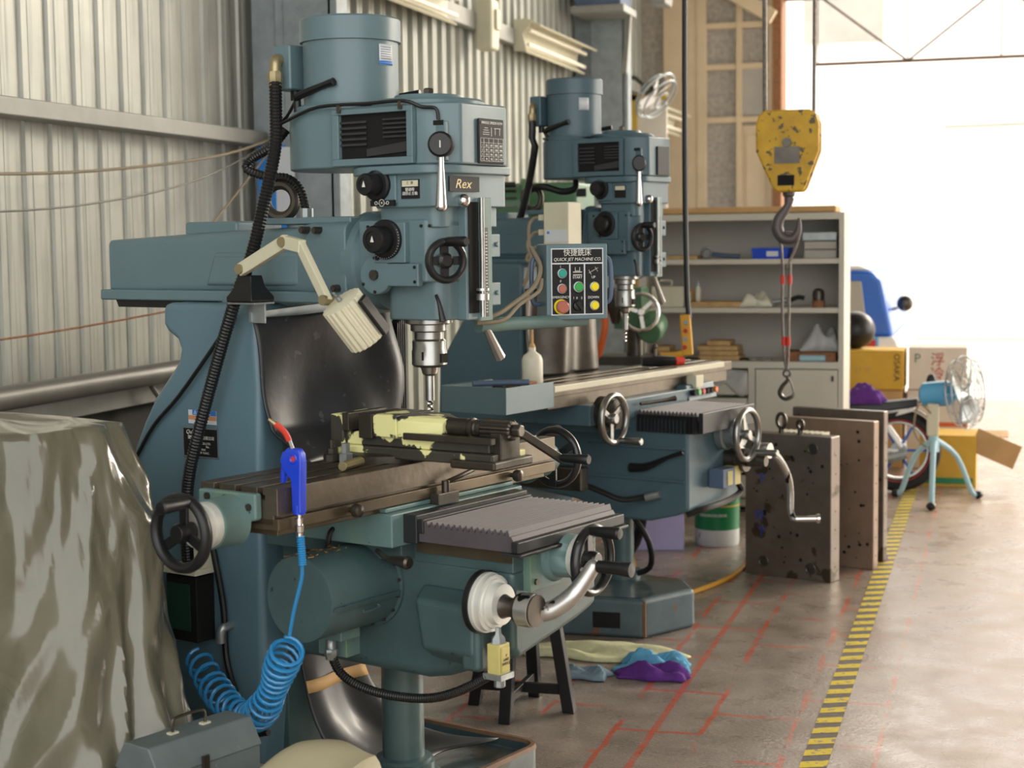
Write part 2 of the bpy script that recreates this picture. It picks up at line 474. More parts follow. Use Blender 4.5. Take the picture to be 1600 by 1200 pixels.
column('trim_5', 7.5); column('trim_6', 14.)
# end wall, brick pier, door opening with its lattice rail
struct('wall_back', MB().box(-3.7, -2.26, E, E + .12, 0, 6.4), 'speckle')
struct('trim_7', MB().box(-2.26, -2.17, E - .1, E + .3, 0, 5.2), 'brick')
fr = MB()
for x0, x1 in ((-3.05, -2.95), (-2.64, -2.58), (-2.31, -2.26)): fr.box(x0, x1, E - .06, E, 0, 5.2)
for z in (2.86, 3.4, 3.82): fr.box(-2.95, -2.31, E - .05, E, z - .03, z + .03)
fr.box(-3.4, -3.05, E - .05, E, 1.9, 5.)
struct('trim_8', fr, 'door_cream', bevel=.005)
struct('door_1', MB().box(-2.58, -2.31, E - .03, E + .0, 0, 2.8).box(-2.54, -2.35, E - .045, E - .03, .3, 1.3).box(-2.54, -2.35, E - .045, E - .03, 1.5, 2.7), 'door_cream', bevel=.006)
struct('window_1', MB().box(-2.58, -2.31, E - .03, E, 2.9, 3.37), 'ext_grey')
struct('trim_9', MB().obox((-2.55, E - .25, 4.05), (.75, .1, .14), (1, 0, -.62), (.62, 0, 1)), 'door_cream', bevel=.006)
rail = MB().cyl((-1.85, E + .1, 3.40), (6, E + .1, 3.40), .018, n=8).cyl((-2.17, E + .1, 4.1), (6, E + .1, 4.1), .05, n=8)
x = -1.83
for k in range(9):
    rail.cyl((x, E + .1, 4.1), (x, E + .1, 3.4), .008, n=6)
    rail.cyl((x, E + .1, 4.1 if k % 2 == 0 else 3.4), (x + .9, E + .1, 3.4 if k % 2 == 0 else 4.1), .012, n=6)
    x += .9
struct('trim_10', rail, 'edge_rust')
# outside
struct('ground', MB().box(-14, 30, E, 60, -.12, -.02), 'ground_out')
out = Thing('building', 'white building across the yard beyond the open doorway', 'building', W, (4, 27, 0))
out.part('wall', MB().box(-8, 22, 27, 34, 0, 7.5), 'ext_white')
out.part('window', MB().box(-3.1, -1.85, 26.9, 27.02, 4.75, 6.3), 'ext_grey')
out.part('window', MB().box(-.9, 2.6, 26.9, 27.02, 5.6, 6.6), 'poster_blue')
out.part('pipe', MB().cyl((-.9, 26.9, 3.35), (4.5, 26.9, 3.4), .03, n=8), 'ext_grey')

# wires on the left wall
def cable(name, label, pts, r, mat, fr=W, group=None, n=8, smooth=5, cat='cable'):
    p0 = min((Vector(p) for p in pts), key=lambda p: p.z)
    return single(name, label, cat, fr, p0, MB().tube(pts, r, n=n, smooth=smooth), mat, group)
cable('rope', 'pale sagging cord tied to the column, upper of the two on the ribbed wall', [(-3.46, 7.5, 2.17), (-3.44, 6.9, 2.06), (-3.44, 6.2, 1.98), (-3.44, 5.4, 1.92), (-3.44, 4.6, 1.9), (-3.44, 3.5, 1.92)], .006, 'cord_tan', cat='cord')
cable('rope', 'thin dark sagging cord below the pale cord on the ribbed wall', [(-3.46, 7.5, 2.16), (-3.44, 6.7, 1.95), (-3.44, 5.9, 1.83), (-3.44, 5.0, 1.77), (-3.44, 3.5, 1.76)], .004, 'pipe_grey', cat='cord')
cable('rope', 'short slanting cord running down the ribbed wall beside the column', [(-3.46, 7.5, 2.14), (-3.44, 6.95, 1.85), (-3.44, 6.5, 1.6)], .005, 'cord_tan', cat='cord')
cable('rusty_wire', 'thin rusty wire stretched along the wall behind the near machine arm', [(-3.4, 7.4, 1.42), (-3.42, 5.5, 1.33), (-3.42, 4.4, 1.31), (-3.42, 3.5, 1.31)], .004, 'brick', cat='wire')

# electric fittings on the left wall
t = Thing('plug_socket', 'small round cream socket hanging from the lower wall rail behind the near mill', 'socket', W, (-3.42, 6.25, .93))
t.part('body', MB().lathe((-3.43, 6.25, .97), (.8, -.6, 0), [(0, .05), (.03, .055), (.05, .045), (.06, .02)]), 'cream_paint')
t.part('cable', MB().tube([(-3.45, 6.2, 1.1), (-3.44, 6.15, 1.06), (-3.43, 6.2, 1.0)], .012), 'pipe_grey')
def fluoro(x, y0, y1, z, label):
    t = Thing('fluorescent_light', label, 'light fixture', W, (x, (y0 + y1) / 2, z), 'fluorescent lights on the ribbed wall')
    t.part('reflector', MB().prism([(x - .05, z + .19), (x + .04, z + .22), (x + .16, z + .16), (x + .15, z + .15), (x + .03, z + .19), (x - .02, z + .12), (x - .02, z + .02), (x + .05, z - .03), (x + .04, z - .04), (x - .05, z)], 'y', y0, y1), 'cream_paint')
    t.part('end_cap', MB().prism([(x - .05, z + .21), (x + .1, z + .2), (x + .02, z + .1), (x + .05, z - .03), (x - .05, z - .03)], 'y', y0 - .01, y0), 'cream_paint')
    t.part('tube', MB().cyl((x + .06, y0 + .03, z + .13), (x + .06, y1 - .03, z + .13), .016), 'tube_white')
    t.part('tube', MB().cyl((x + .05, y0 + .03, z + .02), (x + .05, y1 - .03, z + .02), .016), 'tube_white')
fluoro(-3.5, 8.7, 10.35, 3.1, 'fluorescent wall light above the near machine motor, cut by the top edge')
fluoro(-3.5, 12.0, 13.8, 3.1, 'cream fluorescent wall light slanting down to the numbered box')
fluoro(-3.2, 15.35, 16.6, 2.72, 'fluorescent light behind the tilted wall fan')
lf = bpy.data.objects['fluorescent_light.002']
q = link('bracket', MB().box(-3.57, -3.24, 15.9, 15.95, 2.86, 2.90), 'girt_grey', lambda v: v - lf.location); q.parent = lf
t = Thing('switch_box', 'rounded cream switch box on the wall beam between two fluorescent lights', 'switch box', W, (-3.48, 11.1, 2.98))
t.part('box', MB().box(-3.55, -3.42, 11.02, 11.2, 2.98, 3.33), 'cream_paint', bevel=.02)
t.part('lever', MB().box(-3.42, -3.40, 11.08, 11.16, 3.12, 3.26), 'cream_paint', bevel=.006)
t = Thing('numbered_box', 'blue grey steel box marked 15 on a bracket at the second column', 'box', W, (-3.27, 13.9, 3.58))
t.part('body', MB().loft([[(-3.47, 13.55, 3.6), (-3.08, 13.55, 3.6), (-3.08, 13.95, 3.6), (-3.47, 13.95, 3.6)], [(-3.55, 13.5, 4.3), (-3.0, 13.5, 4.3), (-3.0, 13.98, 4.3), (-3.55, 13.98, 4.3)]]), 'hopper_blue', bevel=.01)
t.part('bracket', MB().box(-3.5, -3.04, 13.5, 14., 3.54, 3.6).obox((-3.07, 13.75, 3.3), (.04, .04, .55), (1, 0, 0), (0, .35, 1)), 'girt_grey', bevel=.004)
text(t, '15', .17, (-3.27, 13.53, 3.74), (1, 0, 0), (0, -.07, 1), 'btn_yellow', name='number')
t = Thing('hopper', 'grey steel hopper bottom past the numbered box at the top edge', 'hopper', W, (-2.98, 14.2, 3.7))
t.part('body', MB().loft([[(-2.98, 14.3, 3.7), (-2.85, 14.3, 3.7), (-2.85, 14.6, 3.7), (-2.98, 14.6, 3.7)], [(-3.04, 14.2, 4.3), (-2.78, 14.2, 4.3), (-2.78, 14.7, 4.3), (-3.04, 14.7, 4.3)]]), 'girt_grey', bevel=.01)
# poster strip and eye of the crane
t = Thing('wall_poster', 'blue and white poster hanging on the first column behind the near machine', 'poster', W, (-3.3, 7.46, 1.7))
t.part('sheet', MB().box(-3.54, -3.39, 7.455, 7.46, 1.6, 2.13), 'poster_blue')
t.part('picture', MB().box(-3.44, -3.34, 7.45, 7.455, 1.75, 2.12), 'label_white')
t = Thing('wall_fan', 'round wall fan tilted down beside the yellow frame', 'fan', W, (-3.1, 14.8, 2.9))
ax = Vector((.75, -.25, -.62)).normalized(); c = Vector((-3.0, 14.6, 2.93))
t.part('guard', MB().torus(c, ax, .23, .012).torus(c + ax * .06, ax, .2, .008).torus(c - ax * .06, ax, .18, .008).torus(c + ax * .08, ax, .08, .008), 'galv')
bl = MB()
for k in range(4):
    q = Matrix.Rotation(k * PI / 2, 3, ax) @ ax.orthogonal().normalized()
    bl.obox(c + q * .1, (.16, .1, .006), q, ax + q.cross(ax) * .5)
t.part('blades', bl, 'white_paint', bevel=.002)
t.part('motor', MB().lathe(c - ax * .16, ax, [(0, .03), (.02, .06), (.12, .06), (.14, .03)]), 'dark_steel')
t.part('bracket', MB().tube([c - ax * .14, c - ax * .2 + Vector((-.1, 0, .05)), (-3.45, 14.7, 2.9)], .02), 'dark_steel')
t = Thing('yellow_frame', 'worn yellow frame around a pale board, standing at the wall beyond the second column', 'board', W, (-3.3, 15.2, 0))  # yellow frame seen high on the wall, lengthened down to the floor
t.part('rim', MB().box(-3.36, -3.3, 15.2, 15.25, 0, 3.0).box(-3.36, -3.02, 15.2, 15.25, 2.94, 3.0), 'yellow_paint', bevel=.004)
t.part('board', MB().box(-3.3, -3.02, 15.21, 15.24, 0, 2.94), 'card_white')

# floor marking tape: yellow stripes on black
mt = MB(); y = 3.9; random.seed(3)
mt.box(-.583, -.50, 3.4, 11.5, .0005, .0022, 1)
while y < 11.4:
    sk = random.random() * .01
    if not 4.62 < y < 4.85 or random.random() < .5:
        x0 = -.583; x1 = -.500
        mt.add([(x0, y, .003), (x1, y + .03 + sk, .003), (x1, y + .095 + sk, .003), (x0, y + .062, .003)], [(0, 1, 2, 3)])
    y += .122
single('floor_tape', 'yellow and black striped marking tape along the aisle floor', 'floor tape', W, (-.54, 3.4, 0), mt, ['tape_yellow', 'tape_dark'])

# ------------------------------------------------------------------ shelf unit at the back
SX0, SX1, SY = -2.09, -.88, 9.72
t = Thing('storage_cabinet', 'pale steel shelf cabinet with drawers and a cupboard door below', 'cabinet', W, (-1.49, SY, 0))
D = .4
t.part('frame', MB().box(SX0, SX0 + .03, SY, SY + D, 0, 1.79).box(SX1 - .03, SX1, SY, SY + D, 0, 1.79).box(SX0 + .0301, SX1 - .0301, SY + .001, SY + D, 1.75, 1.789)
       .box(SX0 + .0301, SX1 - .0301, SY + .001, SY + D, .8701, .91).box(SX0 + .0301, SX1 - .0301, SY + .02, SY + D, .03, .0799).box(-1.44, -1.40, SY, SY + D, .08, .87), 'shelf_paint')
t.part('back_panel', MB().box(SX0, SX1, SY + D + .001, SY + D + .008, .05, 1.78), 'shelf_in')
for z in (1.49, 1.20):
    t.part('shelf', MB().box(SX0 + .03, SX1 - .03, SY + .01, SY + D - .01, z, z + .03), 'shelf_paint', bevel=.003)
dr = t.part('door', MB().box(-1.395, SX1 - .035, SY - .015, SY, .09, .865), 'shelf_paint', bevel=.003)
t.part('handle', MB().box(-.95, -.935, SY - .025, SY - .015, .8, .83), 'dark_steel', parent=dr)
dcol = ((SX0 + .035, -1.765), (-1.755, -1.445))
for k in range(5):
    for x0, x1 in dcol:
        z0 = .09 + k * .155
        d = t.part('drawer', MB().box(x0, x1, SY - .015, SY + .0, z0, z0 + .135), 'shelf_paint', bevel=.003)
        t.part('label_holder', MB().box((x0 + x1) / 2 - .04, (x0 + x1) / 2 + .04, SY - .019, SY - .015, z0 + .05, z0 + .09), 'cream_paint', parent=d)
single('wooden_board', 'long brown board lying on top of the shelf cabinet', 'board', W, (-1.5, 9.85, 1.79), MB().box(-2.0, -.93, 9.74, 10.05, 1.792, 1.83), 'card', bevel=.01)
# things on the cabinet shelves
def sbox(name, label, cat, x0, x1, z0, h, mat, y0=SY + .06, d=.2, group=None, bev=.004):
    return single(name, label, cat, W, ((x0 + x1) / 2, y0 + d / 2, z0), MB().box(x0, x1, y0, y0 + d, z0, z0 + h), mat, group, bevel=bev)
Z1, Z2, Z3 = 1.52, 1.23, .91
t = Thing('parts_bin', 'blue plastic bin with a white tag on the top shelf', 'bin', W, (-1.34, SY + .15, Z1))
t.part('bin', MB().loft([rr for rr in [[(-1.42, SY + .05, Z1), (-1.22, SY + .05, Z1), (-1.22, SY + .28, Z1), (-1.42, SY + .28, Z1)], [(-1.43, SY + .04, Z1 + .065), (-1.21, SY + .04, Z1 + .065), (-1.21, SY + .29, Z1 + .065), (-1.43, SY + .29, Z1 + .065)], [(-1.42, SY + .05, Z1 + .065), (-1.22, SY + .05, Z1 + .065), (-1.22, SY + .28, Z1 + .065), (-1.42, SY + .28, Z1 + .065)], [(-1.41, SY + .06, Z1 + .01), (-1.23, SY + .06, Z1 + .01), (-1.23, SY + .27, Z1 + .01), (-1.41, SY + .27, Z1 + .01)]]]), 'tray_blue')
t.part('tag', MB().box(-1.34, -1.27, SY + .043, SY + .046, Z1 + .015, Z1 + .05), 'label_white')
sbox('wood_strip', 'thin pale wooden slat at the left of the top shelf', 'slat', -2.02, -1.76, Z1, .022, 'wood')
t = Thing('hand_scraper', 'dark blue tool with a round grey head on the top shelf', 'tool', W, (-1.62, SY + .12, Z1))
t.part('head', MB().torus((-1.71, SY + .12, Z1 + .04), (0, 1, .3), .028, .01), 'galv')
t.part('body', MB().tube([(-1.68, SY + .12, Z1 + .03), (-1.6, SY + .12, Z1 + .02), (-1.51, SY + .12, Z1 + .015)], .014), 'hopper_blue')
sbox('clear_case', 'long clear plastic case on the top shelf at the right end', 'case', -1.12, -.93, Z1, .05, 'shelf_in', group='cases on the top shelf')
sbox('clear_case', 'pale flat case stacked upon the long case at the right end', 'case', -1.12, -.93, Z1 + .055, .045, 'ext_grey', group='cases on the top shelf')
sbox('clear_case', 'greyish case topmost at the right end of the top shelf', 'case', -1.13, -.93, Z1 + .105, .05, 'galv', group='cases on the top shelf')
t = Thing('first_aid_box', 'cream carrying box with a red emblem on the middle shelf', 'box', W, (-1.9, SY + .1, Z2))
t.part('case', MB().box(-2.04, -1.84, SY + .04, SY + .2, Z2, Z2 + .13), 'cream_paint', bevel=.008)
t.part('handle', MB().tube([(-2.0, SY + .12, Z2 + .13), (-2.0, SY + .12, Z2 + .16), (-1.93, SY + .12, Z2 + .16), (-1.93, SY + .12, Z2 + .13)], .006), 'cream_paint')
t.part('emblem', MB().prism([(-1.985, Z2 + .07), (-1.965, Z2 + .07), (-1.965, Z2 + .045), (-1.975, Z2 + .03), (-1.985, Z2 + .045)], 'y', SY + .037, SY + .04), 'ink_red')
sbox('tool_case', 'long yellow wooden case on the middle shelf', 'case', -1.81, -1.49, Z2, .035, 'wood')
sbox('small_carton', 'orange carton behind the glue bottle on the middle shelf', 'carton', -1.85, -1.79, Z2 + .036, .07, 'card', y0=SY + .16, d=.06)
def bottle(label, x, y, z, r, h, mat, capm, name='bottle', nozzle=True):
    t = Thing(name, label, 'bottle', W, (x, y, z))
    t.part('body', MB().lathe((x, y, z), (0, 0, 1), [(0, r * .9), (.005, r), (h * .62, r), (h * .72, r * .75), (h * .76, r * .4), (h * .8, r * .4)]), mat)
    t.part('cap', MB().lathe((x, y, z + h * .79), (0, 0, 1), [(0, r * .5), (h * .08, r * .5), (h * .1, r * .25), (h * .25, r * .08)]), capm)
    return t
bottle('white squeeze bottle with a pointed nozzle on the middle shelf', -1.76, SY + .1, Z2 + .036, .017, .12, 'white_plastic', 'fan_pale')
sbox('white_packet', 'short white packet beside the glue bottle on the middle shelf', 'packet', -1.83, -1.80, Z2 + .036, .06, 'white_plastic', d=.03)
def crumple(c, sx, sy, h, seed, nu=22, nv=18, lo=.15):
    rr = random.Random(seed); ph = [rr.random() * 6.28 for _ in range(8)]; fq = [rr.uniform(5, 13) for _ in range(8)]
    m = MB(); out = 1.
    def fn(u, v):
        a = u * 2 - 1; b = v * 2 - 1
        e = max(0, (1 - a ** 4) * (1 - b ** 4)) ** .6
        wv = .6 + .2 * math.sin(fq[0] * .5 * a + ph[0] + 2 * b) + .16 * math.sin(fq[1] * .5 * b + ph[1] + a * 2) + .1 * math.sin(fq[2] * .6 * (a + b) + ph[2]) + .05 * math.sin(fq[3] * 1.2 * (a - b) + ph[3])
        k = 1 + .1 * math.sin(4 * math.atan2(b, a) + ph[4]) + .07 * math.sin(7 * math.atan2(b, a) + ph[5])
        return Vector((c[0] + a * sx * k, c[1] + b * sy * k, c[2] + .004 + e * h * max(.08, wv)))
    m.grid(nu, nv, fn)
    return m
single('crumpled_bag', 'crumpled white plastic bag on the middle shelf', 'bag', W, (-1.4, SY + .12, Z2), crumple((-1.4, SY + .13, Z2), .09, .08, .09, 2), 'white_plastic', solid=.004)
t = Thing('caulking_tool', 'black handled metal tool beside the plastic bag on the middle shelf', 'tool', W, (-1.22, SY + .1, Z2))
t.part('barrel', MB().cyl((-1.31, SY + .1, Z2 + .03), (-1.2, SY + .1, Z2 + .045), .014), 'galv')
t.part('handle', MB().tube([(-1.21, SY + .1, Z2 + .04), (-1.16, SY + .09, Z2 + .06), (-1.12, SY + .09, Z2 + .055)], .014), 'black_plastic')
t = Thing('glass_jar', 'glass jar with a brown lid and dark contents on the middle shelf', 'jar', W, (-1.04, SY + .12, Z2))
t.part('jar', MB().lathe((-1.04, SY + .12, Z2 + .04), (0, 0, 1), [(0, .035), (.04, .036), (.06, .03), (.072, .012)]), 'dark_steel')
t.part('lid', MB().cyl((-1.04, SY + .12, Z2), (-1.04, SY + .12, Z2 + .04), .038), 'brick')
# lower deck
for i, (x0, x1) in enumerate(((-1.76, -1.50), (-1.745, -1.51), (-1.76, -1.515), (-1.70, -1.56))):
    sbox('wood_plank', ['bottom plank of the pale wooden stack on the cabinet deck', 'second plank up in the pale wooden stack', 'third plank up in the pale wooden stack', 'short plank on top of the pale wooden stack'][i], 'plank', x0, x1, Z3 + i * .03, .028, 'wood', group='plank stack on the cabinet deck')
sbox('small_crate', 'pale wooden blocks left on the cabinet deck behind the mill table', 'block', -2.03, -1.9, Z3, .05, 'wood')
sbox('small_crate', 'upper pale wooden block left on the cabinet deck', 'block', -2.03, -1.93, Z3 + .052, .03, 'wood')
t = Thing('long_tray', 'brown wooden tray on the cabinet deck at the right', 'tray', W, (-1.07, SY + .15, Z3))
t.part('tray', MB().box(-1.24, -.93, SY + .06, SY + .3, Z3, Z3 + .055), 'brick', bevel=.004)
single('blue_roll', 'light blue cloth roll in front of the brown tray', 'cloth roll', W, (-1.06, SY + .04, Z3), MB().cyl((-1.14, SY + .035, Z3 + .02), (-.99, SY + .035, Z3 + .02), .02), 'fan_pale')
single('clear_bag', 'bunched clear plastic bag on the brown tray', 'bag', W, (-1.05, SY + .18, Z3 + .06), crumple((-1.03, SY + .18, Z3 + .056), .1, .1, .16, 5), 'clear_bag', solid=.002)
for k in range(5):
    x = -1.83 + k * .03 if k < 2 else -1.5 + (k - 2) * .07
    single('hand_tool', ['small black tool lying left of the plank stack', 'short dark tool beside the plank stack', 'dark pliers lying right of the plank stack', 'steel wrench lying on the cabinet deck', 'silver bolt lying on the cabinet deck'][k], 'tool', W, (x, SY + .05, Z3), MB().tube([(x, SY + .04, Z3 + .01), (x + .03, SY + .05, Z3 + .014), (x + .055, SY + .04, Z3 + .01)], .007), ['black_plastic', 'dark_steel', 'black_plastic', 'galv', 'galv'][k], 'small tools on the cabinet deck')
single('plastic_wrap', 'torn clear plastic film hanging over the top drawers', 'film', W, (-1.6, SY - .03, .78), MB().grid(16, 8, lambda u, v: Vector((-1.72 + .28 * u, SY - .022 - .015 * math.sin(u * 14 + v * 5) - .012, .86 - (.12 + .04 * math.sin(u * 9)) * v))), 'clear_bag', solid=.002)

# ------------------------------------------------------------------ crane block, hooks and sling
HX, HY = -.99, 8.
t = Thing('hoist_block', 'yellow chipped crane hook block hanging on two wire ropes', 'hoist', W, (HX, HY, 1.83))
shape = [(-.135, 2.235), (-.105, 2.255), (.105, 2.255), (.135, 2.235), (.15, 2.19), (.15, 2.06), (.085, 1.885), (.07, 1.865), (-.05, 1.865), (-.07, 1.885), (-.15, 2.06), (-.15, 2.19)]
t.part('side_plate', MB().prism([(HX + a, b) for a, b in shape], 'y', HY - .075, HY - .03), 'hoist_yellow', bevel=.012)
t.part('side_plate', MB().prism([(HX + a, b) for a, b in shape], 'y', HY + .03, HY + .075), 'hoist_yellow', bevel=.012)
t.part('sheave', MB().lathe((HX, HY - .03, 2.11), (0, 1, 0), [(0, .13), (.02, .11), (.04, .11), (.06, .13)]), 'hook_iron')
t.part('axle', MB().cyl((HX, HY - .09, 2.1), (HX, HY + .09, 2.1), .022), 'dark_steel')
pl = t.part('name_plate', MB().box(HX - .06, HX + .06, HY - .08, HY - .075, 2.0, 2.08), 'dark_steel')
t.part('opening', MB().box(HX - .045, HX + .035, HY - .0765, HY - .07, 1.895, 1.945), 'void')
t.part('swivel', MB().lathe((HX, HY, 1.9), (0, 0, -1), [(0, .03), (.05, .03), (.06, .022), (.09, .022)]), 'hook_iron')
hk = [(HX + .01, HY, 1.84), (HX - .01, HY, 1.79), (HX - .045, HY, 1.74), (HX - .055, HY, 1.69), (HX - .03, HY, 1.645), (HX + .02, HY, 1.64), (HX + .045, HY, 1.68), (HX + .05, HY, 1.74)]
t.part('hook', MB().tube(hk, .02, n=12, rs=[.018, .02, .026, .03, .028, .024, .018, .006]), 'hook_iron')
for i, (x0, x1) in enumerate(((-.115, -.13), (.118, .128))):
    t.part('wire_rope', MB().cyl((HX + x0, HY, 2.2), (HX + x1, HY, 5.2), .009 if i else .012, n=8), 'wire_rope')
t = Thing('wire_sling', 'doubled wire rope sling with red binding and a small hook', 'sling', W, (HX, HY, .85))
sl = [(HX - .03, HY, 1.50), (HX - .035, HY, 1.60), (HX - .05, HY, 1.655), (HX + .0, HY, 1.675), (HX + .045, HY, 1.655), (HX + .035, HY, 1.6), (HX - .01, HY, 1.50)]
t.part('rope', MB().tube(sl, .007).tube([(HX - .028, HY, 1.52), (HX - .03, HY, 1.3), (HX - .022, HY, 1.1), (HX - .008, HY, 1.0)], .007).tube([(HX + .008, HY, 1.52), (HX + .002, HY, 1.3), (HX + .0, HY, 1.1), (HX - .006, HY, 1.0)], .007), 'wire_rope')
for x0, z0 in ((-.029, 1.42), (.006, 1.42), (-.022, 1.12), (.0, 1.12)):
    t.part('red_binding', MB().cyl((HX + x0, HY, z0), (HX + x0, HY, z0 + .045), .011), 'red')
t.part('ring', MB().torus((HX - .007, HY, .985), (0, 1, 0), .016, .006), 'hook_iron')
t.part('hook', MB().tube([(HX - .005, HY, .975), (HX - .005, HY, .95), (HX - .03, HY, .92), (HX - .04, HY, .885), (HX - .015, HY, .86), (HX + .02, HY, .872), (HX + .028, HY, .9)], .01, rs=[.008, .009, .011, .012, .011, .009, .003]).tube([(HX + .0, HY, .965), (HX + .015, HY, .935), (HX + .024, HY, .9)], .004), 'dark_steel')
t = Thing('crane_pendant', 'orange crane pendant switch on a thick black hanging cable', 'pendant switch', W, (-1.384, 7.42, 1.1))
t.part('cable', MB().tube([(-1.372, 7.42, 1.28), (-1.384, 7.42, 1.5), (-1.39, 7.42, 2.4), (-1.375, 7.42, 5.2)], .013), 'black_hose')
t.part('housing', MB().obox((-1.385, 7.42, 1.205), (.05, .045, .19), (1, .1, .07), (.07, 0, 1)), 'cable_yellow', bevel=.008)
for k in range(4):
    z = 1.15 + k * .038
    t.part('button', MB().cyl((-1.388 + k * .0026, 7.40, z), (-1.388 + k * .0026, 7.385, z), .01), 'chrome' if k % 2 else 'ink_red')
t.part('foot', MB().tube([(-1.39, 7.42, 1.125), (-1.44, 7.4, 1.11), (-1.5, 7.38, 1.11)], .017), 'cable_yellow')

# ------------------------------------------------------------------ mould plates on the floor
def mould(label, fr, w_, t_, h, mats, seed, pockets=()):
    t = Thing('mould_plate', label, 'steel plate', fr, (w_ / 2, t_ / 2, 0), 'drilled steel mould plates standing on the floor')
    t.part('block', MB().box(0, w_, 0, t_, .0, h), mats, bevel=.005)
    r = random.Random(seed); m = MB()
    for k in range(34):
        rr = r.choice((.004, .006, .009)); a = r.uniform(.03, w_ - .03); z = r.uniform(.05, h - .05)
        m.cyl((a, -.001, z), (a, .001, z), rr, n=12)
    for k in range(7):
        m.cyl((w_ - .001, t_ / 2, .07 + k * .09), (w_ + .001, t_ / 2, .07 + k * .09), .004, n=10)
    t.part('small_holes', m, 'void')
    for a, z in pockets:
        t.part('counterbore', MB().torus((a, -.001, z), (0, 1, 0), .024, .004).cyl((a, -.002, z), (a, .001, z), .023), 'dark_steel')
    return t
MR = rad(-19)
FM = (-1.19, 7.93, MR, 0)
t = mould('nearest drilled mould plate, standing upright with blue chalk marks', FM, .455, .10, .70, 'mold_steel', 4, ((.10, .07), (.35, .06), (.36, .64), (.06, .63)))
for z in (.52, .26):
    text(t, '升', .06, (.08, -.003, z + .03), (1, 0, 0), (0, 0, 1), 'ink_blue', name='chalk_mark')
    text(t, '下', .055, (.09, -.003, z - .045), (1, 0, 0), (0, 0, 1), 'ink_blue', name='chalk_mark')
t = mould('taller brown mould plate leaning behind the nearest one', (-1.06, 8.30, MR, 0), .50, .06, .74, 'mold_edge', 9)
t = mould('rearmost thin mould plate behind the other plates', (-1.03, 8.50, MR, 0), .505, .05, .77, 'mold_steel', 12)
cb = MB().box(.10, .37, .12, .22, .0, .66)
for k in range(9): cb.box(.11 + k * .028, .124 + k * .028, .125, .215, .66, .70, 1)
single('comb_block', 'row of pale metal teeth lying between the mould plates', 'comb', FM, (.23, .17, 0), cb, ['mold_edge', 'cream_paint'], bevel=.001)
for i, (x, z, r) in enumerate(((.17, .755, .035), (.27, .74, .022))):
    single('eye_bolt', ['large ring bolt standing on the nearest mould plate', 'small ring bolt beside the large one on the nearest mould plate'][i], 'eye bolt', FM, (x, .05, .7), MB().torus((x, .05, z + .005), (.5, 1, 0), r, .009).cyl((x, .05, .7), (x, .05, z - r + .01), .013), 'dark_steel', 'ring bolts on the mould plate')
single('purple_rag', 'small purple rag squeezed at the foot of the rear plates', 'rag', W, (-.57, 8.4, 0), crumple((-.565, 8.42, 0), .025, .06, .05, 8), 'cloth_purple', solid=.004)
# containers behind the far mill
t = Thing('carton', 'lilac white carton with printed letters on the floor', 'carton', W, (-1.75, 8.5, 0))
b = t.part('box', MB().obox((-1.74, 8.52, .15), (.25, .22, .30), (1, .25, 0)), 'carton_lilac', bevel=.004)
text(t, '佳 油', .06, (-1.655, 8.424, .22), (1, .25, 0), (0, 0, 1), 'ink_black', name='print')
t = Thing('paint_pail', 'green and white round pail marked HSC on the floor', 'pail', W, (-1.46, 8.68, 0))
bx, by = -1.455, 8.68
t.part('body', MB().lathe((bx, by, 0), (0, 0, 1), [(0, .115), (.01, .12), (.09, .12)]), 'can_white')
t.part('green_band', MB().lathe((bx, by, .09), (0, 0, 1), [(0, .121), (.22, .123), (.23, .127), (.245, .127), (.25, .12)]), 'green_can')
t.part('stripe', MB().lathe((bx, by, .215), (0, 0, 1), [(0, .1225), (.008, .1228)]), 'yellow_paint')
for i, ch in enumerate('HSC'):
    a = rad(-112 + i * 20)
    text(t, ch, .07, (bx + .126 * math.cos(a), by + .126 * math.sin(a), .265), (-math.sin(a), math.cos(a), 0), (0, 0, 1), 'ink_black', name='letter')
for i in range(5):
    a = rad(-120 + i * 14)
    text(t, '油桶', .018, (bx + .1235 * math.cos(a), by + .1235 * math.sin(a), .17), (-math.sin(a), math.cos(a), 0), (0, 0, 1), 'ink_white', name='print')
single('white_sack', 'pale bundle resting on the green pail', 'bundle', W, (bx + .02, by + .02, .34), crumple((bx + .01, by + .02, .34), .09, .08, .16, 21), 'card_white', solid=.004)
cable('extension_lead', 'yellow extension cord crossing the floor from the far mill base', [(-1.95, 7.6, .3), (-1.85, 7.45, .36), (-1.68, 7.35, .3), (-1.62, 7.4, .05), (-1.6, 7.2, .012), (-1.42, 7.25, .012), (-1.25, 7.7, .012), (-1.2, 8.1, .012), (-1.1, 8.2, .012)], .012, 'cable_yellow')
cable('extension_lead', 'orange cord looping down beside the yellow cord under the far mill', [(-1.9, 7.9, .42), (-1.86, 7.75, .3), (-1.95, 7.6, .12), (-1.85, 7.6, .02)], .009, 'cable_orange')

# ------------------------------------------------------------------ motorcycle, boxes, vehicle, floor fan
t = Thing('motorcycle', 'parked light motorcycle with a purple cloth on its seat', 'motorcycle', W, (-.68, 11.0, 0))
wc = Vector((-.62, 10.72, .27)); wa = Vector((.05, -1, 0)).normalized()     # rear wheel seen nearly side on
fd = Vector((-1, -.05, 0)).normalized()                                      # direction the bike faces
tt = t.part('tyre', MB().torus(wc, wa, .225, .042, n=48), 'tyre')
t.part('rim', MB().torus(wc, wa, .185, .012, n=48), 'chrome')
t.part('rim_stripe', MB().torus(wc + wa * .034, wa, .2, .003, n=48).torus(wc - wa * .034, wa, .2, .003, n=48), 'red')
sp = MB()
for k in range(6):
    a = 2 * PI * k / 6; q = fd * math.cos(a) + Vector((0, 0, math.sin(a))); sp.tube([wc + q * .03, wc + q * .185], .009, n=6)
t.part('spokes', sp, 'sky_blue_paint')
